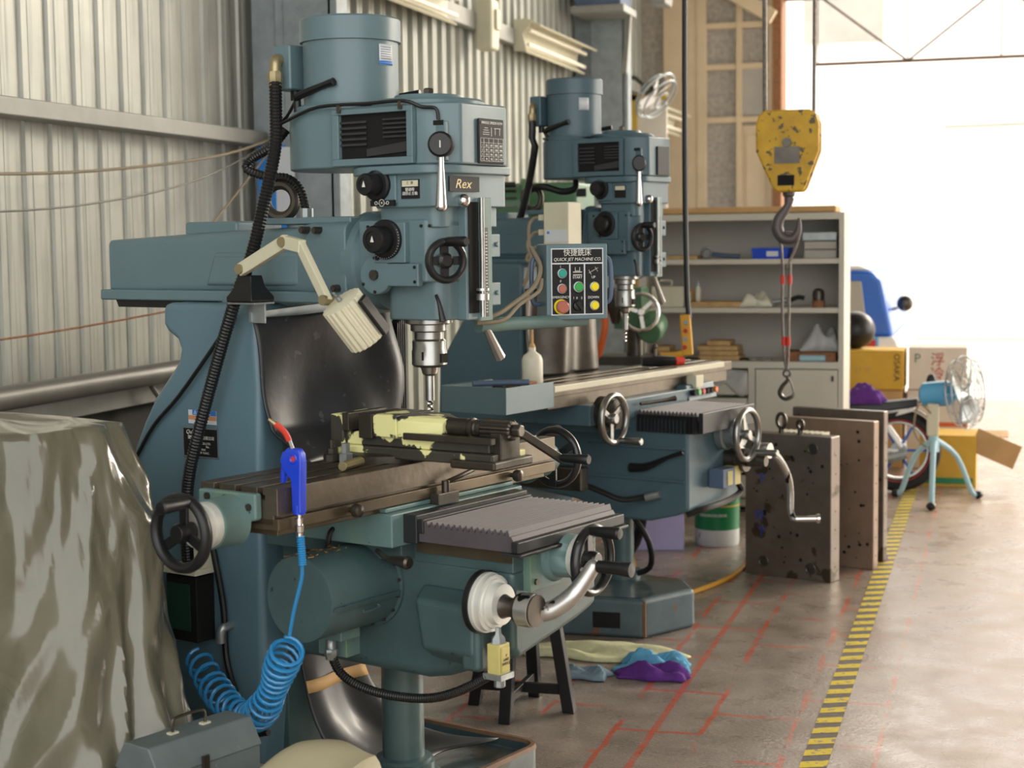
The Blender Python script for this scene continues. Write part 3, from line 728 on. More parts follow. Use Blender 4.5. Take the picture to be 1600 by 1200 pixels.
t.part('hub', MB().cyl(wc - wa * .05, wc + wa * .05, .055).cyl(wc - wa * .06, wc + wa * .06, .02), 'galv')
up = Vector((0, 0, 1))
def P(a, z, s=0.): return wc + fd * a + up * (z - .27) + wa * s
t.part('seat', MB().loft([[P(-.12, .56, -.06), P(-.12, .56, .06), P(-.12, .61, .05), P(-.12, .61, -.05)], [P(.15, .52, -.09), P(.15, .52, .09), P(.15, .58, .08), P(.15, .58, -.08)], [P(.45, .5, -.08), P(.45, .5, .08), P(.45, .57, .07), P(.45, .57, -.07)]]), 'black_plastic', bevel=.01)
t.part('tail_fairing', MB().loft([[P(-.10, .53, -.05), P(-.10, .53, .05), P(-.1, .555, .05), P(-.1, .555, -.05)], [P(.3, .42, -.08), P(.3, .42, .08), P(.3, .5, .08), P(.3, .5, -.08)]]), 'white_paint', bevel=.008)
t.part('side_cover', MB().loft([[P(.02, .5, .07), P(.3, .42, .09), P(.3, .475, .095), P(.0, .53, .075)], [P(.02, .5, .09), P(.3, .42, .11), P(.3, .475, .115), P(.0, .53, .095)]]), 'black_plastic')
t.part('frame', MB().tube([P(.3, .5), P(.45, .3), P(.75, .3), P(.95, .7)], .03).tube([P(.0, .27, .07), P(.45, .3, .05)], .016).tube([P(-.02, .3, .08), P(.1, .47, .08)], .014).tube([P(-.02, .3, -.08), P(.1, .47, -.08)], .014), 'white_paint')
t.part('engine', MB().obox(P(.5, .28), (.24, .22, .18), fd), 'dark_steel', bevel=.02)
t.part('exhaust', MB().tube([P(.5, .2, .1), P(.2, .2, .12), P(-.05, .26, .12)], .03), 'galv')
t.part('rear_fender', MB().grid(14, 4, lambda u, v: wc + (fd * math.cos(rad(20 + 120 * u)) * -1 * -1 + up * math.sin(rad(20 + 120 * u))) * .285 + wa * (v - .5) * .1), 'black_plastic', solid=.006)
t.part('number_plate', MB().obox(P(-.24, .36), (.01, .14, .12), fd), 'white_paint')
t.part('kickstand', MB().tube([P(.22, .25, .1), P(.14, .03, .14), P(.1, .02, .2)], .009).tube([P(.1, .02, .2), P(.02, .02, .16)], .009), 'chrome')
t.part('front_wheel', MB().torus(wc + fd * 1.15, wa, .225, .04, n=40), 'tyre')
t.part('fork', MB().tube([wc + fd * 1.15, P(.95, .75)], .02), 'chrome')
t.part('handlebar', MB().tube([P(.88, .9, -.3), P(.93, .88, 0), P(.88, .9, .3)], .012), 'black_plastic')
t.part('front_fairing', MB().ball(P(.95, .72), .11, (1, 1, 1.4)), 'white_paint')
single('purple_cloth', 'purple cloth bundled on the motorcycle seat', 'cloth', W, P(.22, .575), crumple(P(.24, .572), .15, .1, .13, 14), 'cloth_purple', solid=.006)
single('mirror', 'small black round mirror above the motorcycle seat', 'mirror', W, P(-.2, .62), MB().ball(P(-.2, .72), .038, (.8, .6, 1.2)).tube([P(-.2, .69), P(-.15, .6), P(-.12, .58)], .006), 'black_plastic')

def carton(label, cx, cy, z, sx, sy, h, mat, rot=0., group='cartons stacked by the doorway'):
    t = Thing('carton', label, 'carton', W, (cx, cy, z), group)
    t.part('box', MB().obox((cx, cy, z + h / 2), (sx, sy, h), (math.cos(rot), math.sin(rot), 0)), mat, bevel=.006)
    return t
t = carton('yellow brown carton with side lettering, stacked behind the motorcycle seat', -.96, 12.0, .56, .62, .4, .28, 'card_yellow')
text(t, 'OSAKA', .06, (-.70, 11.797, .72), (0, 0, -1), (1, 0, 0), 'ink_black', name='print')
text(t, '◇ ▽ ◇ ▽', .05, (-1.0, 11.797, .7), (1, 0, 0), (0, 0, 1), 'wood', name='print')
carton('plain carton under the yellow brown carton', -.96, 12.02, .0, .6, .4, .555, 'card')
t = carton('pinkish white carton with red characters next to the yellow brown one', -.42, 12.05, .56, .40, .4, .30, 'card_white')
text(t, 'P', .09, (-.56, 11.847, .78), (1, 0, 0), (0, 0, 1), 'green_paint', name='print')
text(t, '浮\n冷', .1, (-.42, 11.847, .72), (1, 0, 0), (0, 0, 1), 'ink_red', name='print')
t = carton('lower white carton with an orange stripe beneath the pinkish one', -.42, 12.06, .0, .42, .4, .555, 'card_white')
t.part('stripe', MB().box(-.62, -.22, 11.855, 11.859, .30, .33), 'cable_orange')
t = Thing('open_carton', 'open brown carton with raised flaps on the floor behind the blue fan', 'carton', W, (-.25, 11.2, 0), 'cartons stacked by the doorway')
t.part('box', MB().box(-.5, -.14, 11.0, 11.4, 0, .34), 'card_yellow', bevel=.004)
t.part('flap', MB().box(-.14, .06, 11.02, 11.38, .33, .337), 'card', bevel=.002)
t.part('flap', MB().obox((-.02, 11.0, .26), (.3, .006, .16), (1, -.2, -.4)), 'card')
t.part('label', MB().box(-.5, -.16, 10.996, 11.0, .02, .06), 'green_can')

v = Thing('blue_van', 'blue and white small van parked outside at the doorway', 'van', W, (-1.7, 14.2, 0))
def vp(*p): return p
sec = [(-2.6, .25), (-.9, .25), (-.86, .7), (-.88, .78), (-.95, .85), (-1.02, 1.35), (-1.08, 1.42), (-2.5, 1.42), (-2.6, .85)]
v.part('lower_body', MB().prism([(-2.6, .2), (-.82, .2), (-.80, .7), (-.84, .80), (-2.6, .8)], 'y', 14.0, 16.6), 'white_paint', bevel=.03)
v.part('cab', MB().prism([(-2.6, .8), (-.86, .8), (-.96, 1.28), (-1.05, 1.36), (-2.5, 1.36), (-2.6, 1.2)], 'y', 14.05, 16.4), 'sky_blue_paint', bevel=.04)
v.part('rear_window', MB().prism([(-2.4, .95), (-1.09, .95), (-1.13, 1.27), (-2.35, 1.27)], 'y', 14.03, 14.06), 'ext_grey', bevel=.01)
v.part('roof', MB().prism([(-2.5, 1.36), (-1.05, 1.36), (-1.15, 1.4), (-2.4, 1.4)], 'y', 14.1, 16.3), 'white_paint', bevel=.01)
v.part('tail_light', MB().box(-1.12, -1.0, 13.98, 14.0, .58, .78), 'ink_red', bevel=.005)
v.part('panel', MB().box(-1.35, -.98, 13.985, 14.0, .56, .8), 'fan_blue', bevel=.005)
v.part('mirror', MB().ball((-.80, 14.6, 1.06), .07, (1, .6, 1)).tube([(-.86, 14.6, 1.02), (-.95, 14.6, 1.0)], .012), 'dark_steel')
for y in (14.5, 16.1):
    v.part('wheel', MB().lathe((-.98, y, .3), (1, 0, 0), [(0, .26), (.02, .3), (.14, .3), (.16, .26)]), 'tyre')
    v.part('wheel', MB().lathe((-2.55, y, .3), (1, 0, 0), [(0, .26), (.02, .3), (.14, .3), (.16, .26)]), 'tyre')
single('leafy_plant', 'pale leafy plant showing behind the cabinet in front of the van', 'plant', W, (-1.2, 13.6, 0), (lambda m, r: [m.tube([(-1.2 + r.uniform(-.1, .1), 13.6, .0), (-1.25 + r.uniform(-.15, .2), 13.6 + r.uniform(-.1, .1), .5), (-1.22 + r.uniform(-.18, .2), 13.6 + r.uniform(-.1, .1), r.uniform(.7, .98))], .008, rs=[.004, .012, .003]) for _ in range(22)] and m)(MB(), random.Random(4)), 'ext_white')
single('helmet', 'dark rounded helmet resting on the yellow brown carton behind the cabinet edge', 'helmet', W, (-1.0, 11.95, .84), MB().ball((-1.0, 11.97, .975), .14, (1, 1, .97), n=24), 'stool_black')

f = Thing('pedestal_fan', 'pale blue floor fan with a wire guard beside the motorcycle', 'fan', W, (-.3, 10.3, 0))
fx = Vector((1, -.35, .1)).normalized(); fc = Vector((-.20, 10.3, .69))
g = MB()
for R, o in ((.225, 0), (.2, .05), (.2, -.05), (.14, .07), (.14, -.07), (.06, .08)):
    g.torus(fc + fx * o, fx, R, .0035, k=6)
a0 = fx.orthogonal().normalized(); b0 = fx.cross(a0)
for k in range(24):
    q = a0 * math.cos(2 * PI * k / 24) + b0 * math.sin(2 * PI * k / 24)
    g.tube([fc + fx * .08 + q * .06, fc + fx * .07 + q * .14, fc + fx * .05 + q * .2, fc + q * .225, fc - fx * .05 + q * .2, fc - fx * .08 + q * .06], .0018, n=4, smooth=0)
f.part('guard', g, 'galv')
bl = MB()
for k in range(3):
    def bf(u, v, k=k):
        a = 2 * PI * k / 3 + (v - .5) * 1.2; q = a0 * math.cos(a) + b0 * math.sin(a)
        return fc + q * (.03 + .165 * u) + fx * (.03 * (v - .5) * 2)
    bl.grid(6, 6, bf)
f.part('blades', bl, 'galv', solid=.003)
f.part('motor', MB().lathe(fc - fx * .28, fx, [(0, .05), (.02, .075), (.17, .08), (.2, .06), (.24, .02)]), 'fan_blue')
f.part('neck', MB().obox((-.39, 10.3, .52), (.07, .07, .2), (1, 0, 0)), 'cream_paint', bevel=.01)
f.part('post', MB().cyl((-.38, 10.3, .32), (-.39, 10.3, .48), .03), 'fan_pale')
for i, (a, b) in enumerate(((-.385, 10.03), (-.12, 10.55), (-.62, 10.5))):
    L_ = f.part('leg', MB().tube([(-.38, 10.3, .4), ((-.38 + a) / 2, (10.3 + b) / 2, .28), (a * .85 - .38 * .15, b * .85 + 10.3 * .15, .05), (a, b, .025)], .017), 'fan_pale')
    f.part('rubber_foot', MB().ball((a, b, .024), .024, (1.3, 1.3, 1)), 'black_plastic', parent=L_)
f.part('cord', MB().tube([(-.40, 10.27, .56), (-.47, 10.2, .62), (-.5, 10.25, .45), (-.43, 10.28, .35)], .006), 'cord_tan')

# ------------------------------------------------------------------ milling machines
def screws(pts, d, r=.006, h=.004):
    m = MB(); d = Vector(d)
    for p in pts: m.cyl(Vector(p), Vector(p) + d * h, r, n=10)
    return m
def head(t, near):
    """motor, belt housing, quill head and ram"""
    pt = 'teal' if near else 'teal2'
    # ---- ram
    def ring(y, x0, x1, z0, z1, r):
        return [(a, y, b) for a, b in rrect(x0, x1, z0, z1, r, 4)]
    ram = t.part('ram', MB().loft([ring(1.07, .495, .705, 1.34, 1.483, .016), ring(.62, .49, .71, 1.34, 1.503, .03), ring(.40, .488, .712, 1.34, 1.508, .03), ring(.33, .482, .718, 1.335, 1.52, .03), ring(.21, .478, .722, 1.33, 1.522, .03)])
                 .box(.478, .722, .21, 1.09, 1.322, 1.35), pt, bevel=.005)
    t.part('raised_panel', MB().loft([[(.492, .70, 1.36), (.492, .36, 1.36), (.492, .36, 1.45), (.492, .66, 1.45)], [(.482, .68, 1.37), (.482, .38, 1.37), (.482, .38, 1.44), (.482, .65, 1.44)]]), pt, parent=ram, bevel=.006)
    t.part('ram_cap', MB().box(.52, .69, .61, .80, 1.49, 1.527), pt, parent=ram, bevel=.008)
    t.part('drip_tray', MB().prism([(1.04, 1.322), (.80, 1.322), (.84, 1.303), (1.03, 1.303)], 'x', .49, .71), 'black_plastic', parent=ram)
    t.part('eye_bolt', MB().torus((.6, .53, 1.578), (1, .3, 0), .042, .014), 'dark_steel', parent=ram)
    t.part('top_plate', MB().box(.5, .70, .21, .50, 1.515, 1.532), pt, parent=ram, bevel=.004)
    for y, z in ((.294, 1.499), (.236, 1.359), (.288, 1.359), (.335, 1.50)):
        t.part('clamp_bolt', MB().cyl((.488, y, z), (.462, y, z), .009).cyl((.462, y, z), (.458, y, z), .007), 'dark_steel', parent=ram)
    # ---- tilting head
    t.part('swivel_plate', MB().lathe((.6, .225, 1.42), (0, -1, 0), [(0, .125), (.035, .125), (.04, .118), (.075, .118)], n=48), pt)
    hb = t.part('quill_head', MB().prism([(.47, .16), (.47, -.04), (.495, -.068), (.52, -.075), (.68, -.075), (.70, -.06), (.73, -.04), (.73, .16)], 'z', 1.375, 1.52)
           .prism(rrect(.49, .71, -.07, .10, .03), 'z', 1.285, 1.40)
           .prism(rrect(.475, .725, -.075, .11, .03), 'z', 1.50, 1.56)
           .prism([(.555, -.06), (.555, -.096), (.645, -.096), (.645, -.06)], 'z', 1.283, 1.57), pt, bevel=.005)
    t.part('front_slot', MB().box(.562, .60, -.0985, -.09, 1.30, 1.56), 'void', parent=hb)
    t.part('depth_rod', MB().cyl((.60, -.108, 1.29), (.60, -.108, 1.57), .006), 'steel', parent=hb)
    t.part('depth_stop', MB().cyl((.60, -.108, 1.33), (.60, -.108, 1.345), .016).cyl((.60, -.108, 1.352), (.60, -.108, 1.358), .016), 'cast_silver', parent=hb)
    t.part('depth_scale', MB().box(.618, .632, -.102, -.096, 1.29, 1.50), 'black_plastic', parent=hb)
    if near:
        m = MB()
        for k in range(26): m.box(.620, .627, -.1035, -.102, 1.30 + k * .0075, 1.3022 + k * .0075)
        t.part('scale_marks', m, 'ink_white', parent=hb, flat=True)
    t.part('front_plate', MB().box(.60, .65, -.101, -.094, 1.28, 1.57), 'teal_pale', parent=hb, bevel=.002)
    for z in (1.46, 1.345): t.part('ear', MB().box(.645, .685, -.10, -.094, z - .03, z + .025).cyl((.668, -.1, z), (.668, -.106, z), .006), pt, parent=hb, bevel=.004)
    gb = t.part('gear_housing', MB().prism(rrect(.46, .74, -.098, .12, .045), 'z', 1.548, 1.628), pt, bevel=.004)
    t.part('collar', MB().prism(rrect(.44, .762, -.115, .19, .08, 8), 'z', 1.624, 1.645), pt, bevel=.004)
    # selector dials on the side facing the aisle end
    def dial(y, z, r, plate, rot=0):
        p = t.part('dial_plate', MB().box(.452, .472, plate[0], plate[1], plate[2], plate[3]), pt, bevel=.003)
        t.part('dial_ring', MB().lathe((.452, y, z), (-1, 0, 0), [(0, r * 1.45), (.008, r * 1.45), (.012, r * 1.3)], n=40), 'label_black', parent=p)
        t.part('dial_knob', MB().lathe((.445, y, z), (-1, 0, 0), [(0, r * .95), (.006, r), (.04, r), (.045, r * .9), (.0455, r * .6), (.043, r * .58)], n=40), 'black_plastic', parent=p)
        t.part('screw', screws([(.452, plate[0] + .012, plate[2] + .012), (.452, plate[1] - .012, plate[2] + .012), (.452, plate[0] + .012, plate[3] - .012), (.452, plate[1] - .012, plate[3] - .012)][1:2], (-1, 0, 0)), 'black_plastic', parent=p)
        if near: t.part('arrow', MB().prism([(y - .005, z - .006), (y + .005, z - .006), (y, z + .008)], 'x', .3985, .3995), 'ink_white', parent=p)
        return p
    p = dial(.06, 1.475, .032, (.005, .10, 1.42, 1.515))
    if near:
        m = MB()
        for k in range(28):
            a = rad(150 + k * 8.5); m.obox((.4425, .06 + .042 * math.cos(a), 1.475 + .042 * math.sin(a)), (.001, .0015, .006), (1, 0, 0), (0, math.cos(a), math.sin(a)))
        t.part('dial_marks', m, 'ink_white', parent=p, flat=True)
    dial(.082, 1.602, .026, (.03, .105, 1.558, 1.624))
    oc = t.part('side_cover', MB().prism(arc(.10, 1.392, .047, -145, 145, 20) + [(-.03, 1.419), (-.03, 1.365)], 'x', .455, .475), pt, bevel=.004)
    t.part('screw', screws([(.455, .10, 1.392)], (-1, 0, 0), .012, .008), 'dark_steel', parent=oc)
    for a, b in ((.10, 1.432), (.135, 1.37), (.1, 1.352), (-.02, 1.376), (-.02, 1.41)): t.part('screw', screws([(.455, a, b)], (-1, 0, 0), .004, .002), 'black_plastic', parent=oc)
    for a, b in ((-.03, 1.505), (-.055, 1.505), (.13, 1.505)): t.part('screw', screws([(.4705, a, b)], (-1, 0, 0), .004, .003), 'black_plastic', parent=hb)
    # fine feed handwheel
    wc = Vector((.452, -.098, 1.425)); wd = Vector((-.45, -.89, 0))
    hw = t.part('feed_handwheel', MB().torus(wc + wd * .03, wd, .044, .0085, n=40, sq=1.3).lathe(wc, wd, [(0, .016), (.03, .018), (.036, .012)])
                .obox(wc + wd * .02, (.006, .02, .08), wd).obox(wc + wd * .02, (.006, .08, .02), wd), 'black_paint')
    t.part('grip', MB().lathe(wc + wd * .03 + Vector((-.0, -.0, .043)), wd + Vector((0.3, -.2, 0)), [(0, .007), (.006, .011), (.06, .012), (.066, .009)]), 'black_plastic', parent=hw)
    t.part('quill_lever', MB().tube([(.69, -.03, 1.30), (.72, -.03, 1.255), (.775, -.03, 1.18)], .012, rs=[.008, .009, .015]), 'cast_silver')
    t.part('lock_lever', MB().tube([(.48, -.062, 1.345), (.475, -.075, 1.325), (.475, -.085, 1.285)], .006, rs=[.004, .005, .009]), 'black_plastic')
    t.part('oil_ball', MB().ball((.535, -.104, 1.562), .016), 'chrome')
    # ---- spindle
    q = t.part('spindle', MB().lathe((.6, .054, 1.285), (0, 0, -1), [(0, .058), (.012, .058), (.016, .045), (.03, .045), (.034, .036), (.05, .036), (.055, .041), (.075, .041), (.08, .043), (.112, .043), (.118, .036), (.12, .022), (.135, .018), (.14, .011), (.2, .011)], n=36), 'steel')
    t.part('chuck_slot', MB().box(.588, .612, .008, .014, 1.178, 1.2).box(.558, .562, .04, .06, 1.185, 1.205), 'void', parent=q)
    t.part('end_mill', MB().loft([[Vector((.6 + .008 * math.cos(a * PI / 3 + k * .6) * (1 if a % 2 else .6), .054 + .008 * math.sin(a * PI / 3 + k * .6) * (1 if a % 2 else .6), 1.09 - .004 * k)) for a in range(6)] for k in range(14)]), 'chrome', parent=q)
    # ---- belt housing
    rear = arc(.6, .29, .15, -8, 188, 24)
    pts = rear + [(.452, .22), (.452, -.03), (.472, -.09), (.505, -.122), (.68, -.122), (.715, -.10), (.748, -.03), (.75, .2)]
    bh = t.part('belt_housing', MB().prism(pts, 'z', 1.645, 1.786), pt, bevel=.006)
    wy0, wy1, wz0, wz1 = -.015, .19, 1.664, 1.768
    wf = t.part('window_frame', MB().box(.438, .452, wy0 - .018, wy1 + .02, wz1, wz1 + .012).box(.438, .452, wy0 - .018, wy1 + .02, wz0 - .016, wz0)
           .box(.438, .452, wy0 - .018, wy0, wz0, wz1).box(.438, .452, wy1, wy1 + .02, wz0, wz1), pt, parent=bh, bevel=.002)
    t.part('window_recess', MB().box(.4505, .4525, wy0, wy1, wz0, wz1), 'void', parent=bh)  # flat black panel painting the shade of the housing interior
    m = MB()
    for k in range(5): m.box(.444, .4495, .11, wy1, wz0 + .03 + k * .013, wz0 + .036 + k * .013).box(.444, .4495, wy0, .06, wz0 + .045 + k * .01, wz0 + .05 + k * .01)
    m.prism([(wy0, wz0 + .012), (.11, wz0 + .004), (.11, wz0 + .022), (wy0, wz0 + .036)], 'x', .445, .4495)
    t.part('belts', m, 'belt', parent=bh, bevel=.001)
    t.part('pulley_cover', MB().lathe((.6, .045, 1.784), (0, 0, 1), [(0, .135), (.012, .135), (.018, .128), (.02, .085), (.03, .08), (.032, 0)], n=48), pt, parent=bh)
    t.part('nut', MB().lathe((.6, .045, 1.81), (0, 0, 1), [(0, .013), (.02, .013), (.023, .009)], n=6), 'dark_steel', parent=bh)
    t.part('motor_mount', MB().prism(arc(.6, .285, .142, -40, 220, 24), 'z', 1.784, 1.799), pt, parent=bh, bevel=.003)
    t.part('clamp_lever', MB().cyl((.485, .36, 1.785), (.485, .36, 1.815), .009).tube([(.485, .36, 1.815), (.48, .35, 1.825), (.478, .27, 1.845), (.478, .235, 1.852)], .008, rs=[.009, .01, .008, .01]), 'black_plastic', parent=bh)
    t.part('clamp_lever', MB().tube([(.72, .3, 1.80), (.72, .28, 1.825), (.74, .18, 1.84)], .008), 'black_plastic', parent=bh)
    # speed plate on the front face, gear selector with chrome lever
    sp = t.part('speed_plate', MB().box(.565, .665, -.129, -.1225, 1.648, 1.752), 'label_black', bevel=.003)
    if near:
        text(t, 'SPINDLE SPEEDS R.P.M', .0085, (.615, -.13, 1.742), (1, 0, 0), (0, 0, 1), parent=sp)
        m = MB()
        for k in range(6): m.box(.570, .66, -.1298, -.129, 1.654 + k * .0105, 1.6546 + k * .0105)
        for x in (.570, .583, .602, .621, .640, .6595): m.box(x, x + .0006, -.1298, -.129, 1.654, 1.7066)
        t.part('grid_lines', m, 'ink_white', parent=sp, flat=True)
        rows = ('1 300 600 1800 3600', '2 190 500 1300 2400', '3 110 320 800 1600', '4 70 140 500 1100')
        for i, r in enumerate(rows):
            for j, s in enumerate(r.split()):
                text(t, s, .0068, ((.5765, .5925, .6115, .6305, .6498)[j], -.13, 1.690 - i * .0105), (1, 0, 0), (0, 0, 1), parent=sp, name='speed_figure', sx=.85)
        m = MB()
        for (a, b, c, d) in ((.58, 1.715, .605, 1.716), (.58, 1.72, .605, 1.721), (.583, 1.725, .602, 1.726), (.586, 1.73, .6, 1.731), (.625, 1.73, .65, 1.731), (.628, 1.715, .629, 1.73), (.646, 1.715, .647, 1.73), (.613, 1.712, .614, 1.732)): m.box(a, c, -.1298, -.129, b, d)
        t.part('pulley_diagram', m, 'ink_white', parent=sp, flat=True)
    gs = t.part('gear_selector', MB().box(.468, .482, -.105, -.05, 1.652, 1.742), pt, bevel=.003)
    gd = Vector((-.85, -.5, 0)).normalized(); gp = Vector((.468, -.095, 1.688))
    t.part('selector_knob', MB().lathe(gp, gd, [(0, .029), (.03, .029), (.036, .024)], n=36), 'black_plastic', parent=gs)
    t.part('selector_lever', MB().tube([gp + gd * .018, gp + gd * .022 + Vector((0, 0, -.05)), gp + gd * .03 + Vector((0, 0, -.14))], .008, n=12, rs=[.006, .007, .0135]).ball(gp + gd * .03 + Vector((0, 0, -.14)), .0135), 'chrome', parent=gs)
    t.part('scale_plate', MB().prism([(-.10, 1.733), (-.055, 1.733), (-.055, 1.744), (-.10, 1.744)], 'x', .466, .469), 'label_black', parent=gs)
    if near:
        q0 = gp + gd * .0365; xx = Vector((.5, -.85, 0))
        t.part('arrow', MB().obox(q0, (.0006, .0025, .016), gd, (0, 0, 1)), 'ink_white', parent=gs)
    # small plates with writing
    pl = t.part('range_plate', MB().box(.4575, .46, -.035, .018, 1.568, 1.612), 'label_black')
    t.part('range_plate_top', MB().box(.4568, .4576, -.032, .015, 1.596, 1.61), 'cream_paint', parent=pl)
    if near:
        text(t, '變速時\n請停止主軸', .009, (.457, -.008, 1.584), (0, -1, 0), (0, 0, 1), parent=pl)
        text(t, '工  速', .008, (.4565, -.008, 1.604), (0, -1, 0), (0, 0, 1), 'ink_black', parent=pl)
        p2_ = t.part('symbol_plate', MB().box(.4435, .4525, .03, .10, 1.552, 1.566), 'label_black')
        text(t, 'O-⊗-O', .012, (.443, .065, 1.559), (0, -1, 0), (0, 0, 1), parent=p2_)
        bp_ = t.part('maker_plate', MB().box(.485, .60, -.1025, -.099, 1.583, 1.618), 'label_black')
        text(t, 'Rex', .03, (.535, -.103, 1.60), (1, 0, 0), (0, 0, 1), 'brass', parent=bp_, shear=.3, sx=1.3)
    # ---- motor
    mo = t.part('motor', MB().lathe((.6, .285, 1.797), (0, 0, 1), [(0, .128), (.006, .128), (.008, .117), (.158, .117), (.159, .124), (.212, .124), (.217, .119), (.222, .07), (.223, 0)], n=64), pt)
    d = Vector((-.94, -.34, 0)).normalized(); d2 = Vector((.1, .99, 0))
    a = Vector((.48, .36, 1.9))
    t.part('terminal_box', MB().box(.50, .60, .395, .452, 1.845, 1.955), pt, parent=mo, bevel=.006)
    t.part('elbow', MB().tube([(.51, .43, 1.915), (.485, .425, 1.918), (.475, .42, 1.905), (.473, .42, 1.88)], .014, n=12).lathe((.473, .42, 1.888), (0, 0, -1), [(0, .017), (.006, .019), (.022, .019), (.026, .017), (.036, .017)], n=8), 'brass', parent=mo)
    t.part('gland', MB().cyl((.545, .42, 1.845), (.545, .42, 1.822), .013), 'black_plastic', parent=mo)
    if near:
        n_ = t.part('rating_plate', MB().grid(6, 1, lambda u, v: Vector((.6 + .1185 * math.cos(rad(-104 + 22 * u)), .285 + .1185 * math.sin(rad(-104 + 22 * u)), 1.895 + .05 * v))), 'label_white', parent=mo, solid=.001)
        t.part('rating_plate_base', MB().grid(6, 1, lambda u, v: Vector((.6 + .1195 * math.cos(rad(-104 + 22 * u)), .285 + .1195 * math.sin(rad(-104 + 22 * u)), 1.896 + .009 * v))), 'label_blue', parent=mo, solid=.001)
        m = MB()
        for k in range(6):
            m.grid(6, 1, lambda u, v, k=k: Vector((.6 + .1193 * math.cos(rad(-102 + 18 * u)), .285 + .1193 * math.sin(rad(-102 + 18 * u)), 1.91 + k * .0055 + .0012 * v)))
        t.part('print', m, 'ink_black', parent=mo)
    else:
        t.part('rating_plate', MB().grid(6, 1, lambda u, v: Vector((.6 + .1185 * math.cos(rad(-138 + 22 * u)), .285 + .1185 * math.sin(rad(-138 + 22 * u)), 1.895 + .045 * v))), 'label_white', parent=mo, solid=.001)
    # cables
    if near:
        t.part('selector_cable', MB().tube([(.545, .42, 1.822), (.52, .43, 1.78), (.47, .42, 1.755), (.448, .36, 1.765), (.437, .25, 1.79), (.437, .1, 1.79), (.437, -.01, 1.79), (.452, -.05, 1.775), (.46, -.085, 1.77), (.462, -.09, 1.745)], .0042), 'black_hose')
        for y in (.185, 0.0): t.part('cable_clip', MB().box(.432, .44, y - .006, y + .004, 1.772, 1.79), 'dark_steel')
    return hb

def handwheel(t, name, c, d, R, spoke_a, mat, gmat, glen, r=.0095, dish=.01, gang=100):
    """rim, three spokes, hub and a turning grip"""
    c = Vector(c); d = Vector(d).normalized()
    up = Vector((0, 0, 1)); e = up.cross(d).normalized(); f = d.cross(e)
    m = MB().torus(c, d, R, r, n=56, k=12, sq=1.2).lathe(c - d * .03, d, [(0, .02), (.035, .022), (.045, .018)], n=24)
    for k in range(3):
        a = rad(spoke_a + 120 * k); q = e * math.cos(a) + f * math.sin(a)
        m.obox(c - d * dish + q * (R * .5 + .005), (R * .98, .022, .008), q, d)
    w_ = t.part(name, m, mat, bevel=.0015)
    q = e * math.cos(rad(gang)) + f * math.sin(rad(gang)); g0 = c + q * R
    t.part('grip', MB().lathe(g0, d, [(0, .006), (.006, .009), (.01, .011), (glen * .7, .014), (glen - .004, .015), (glen, .012), (glen + .001, 0)], n=20), gmat, parent=w_)
    return w_

# ======================= near machine
A = Thing('milling_machine', 'nearest teal knee milling machine, its vise bolted on the table', 'milling machine', F1, (.6, .4, -.18))
# base and column
def basering(z, o):
    return [(x, y, z) for x, y in rrect(.34 - o, 1.0 + o, -.0 - o, 1.05 + o, .06 + o, 6)]
b = A.part('base', MB().loft([basering(-.18, .012), basering(-.12, .012), basering(-.11, .0), basering(.135, 0), basering(.14, -.004), basering(.14, -.016), basering(.115, -.03), basering(.112, -.2)]), 'base_pan', bevel=.003)
A.part('worn_rim', MB().loft([basering(.132, .0015), basering(.1425, -.002), basering(.1425, -.014), basering(.134, -.02)], cap=False), 'edge_rust', parent=b)
colpts = [(.48, .11), (.46, .30), (.455, .9), (.448, 1.1), (.455, 1.26), (.46, 1.32), (.789, 1.32), (.792, 1.262), (.778, 1.246), (.742, 1.225), (.732, 1.20), (.74, 1.17), (.763, 1.143), (.829, 1.074), (.876, 1.004), (.915, .933), (.935, .846), (.95, .6), (.97, .3), (1.0, .11)]
cb = A.part('column', MB().prism(colpts, 'x', .42, .78), 'teal_col', bevel=.022)
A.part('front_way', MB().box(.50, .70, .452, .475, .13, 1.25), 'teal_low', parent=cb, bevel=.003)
A.part('turret', MB().lathe((.6, .58, 1.30), (0, 0, 1), [(0, .13), (.04, .13)], n=40), 'teal', parent=cb)
head(A, True)
# labels on the column
lp = A.part('warning_label', MB().box(.4185, .4195, .60, .70, 1.012, 1.047), 'label_white')
A.part('blue_strip', MB().box(.4182, .4186, .60, .685, 1.034, 1.047), 'label_blue', parent=lp)
A.part('orange_strip', MB().box(.4182, .4186, .60, .70, 1.022, 1.033), 'label_orange', parent=lp)
text(A, '△ 危險 注意', .011, (.418, .65, 1.0405), (0, -1, 0), (0, 0, 1), 'ink_white', parent=lp)
lp = A.part('maker_label', MB().box(.417, .4195, .596, .718, .928, 1.0), 'label_black', bevel=.001)
A.part('label_rim', MB().box(.4165, .4185, .594, .72, .926, .9285).box(.4165, .4185, .594, .72, .9995, 1.002).box(.4165, .4185, .594, .5965, .926, 1.002).box(.4165, .4185, .7175, .72, .926, 1.002), 'galv', parent=lp)
text(A, 'Quick Jet', .015, (.4165, .68, .99), (0, -1, 0), (0, 0, 1), parent=lp, shear=.3)
text(A, '捷銑床機械有限公司', .0105, (.4165, .655, .976), (0, -1, 0), (0, 0, 1), parent=lp)
text(A, 'MACHINE CO.,LTD.\nMODEL         No.\nTEL  FAX\nTAIWAN  R.O.C.', .008, (.4165, .655, .950), (0, -1, 0), (0, 0, 1), parent=lp)
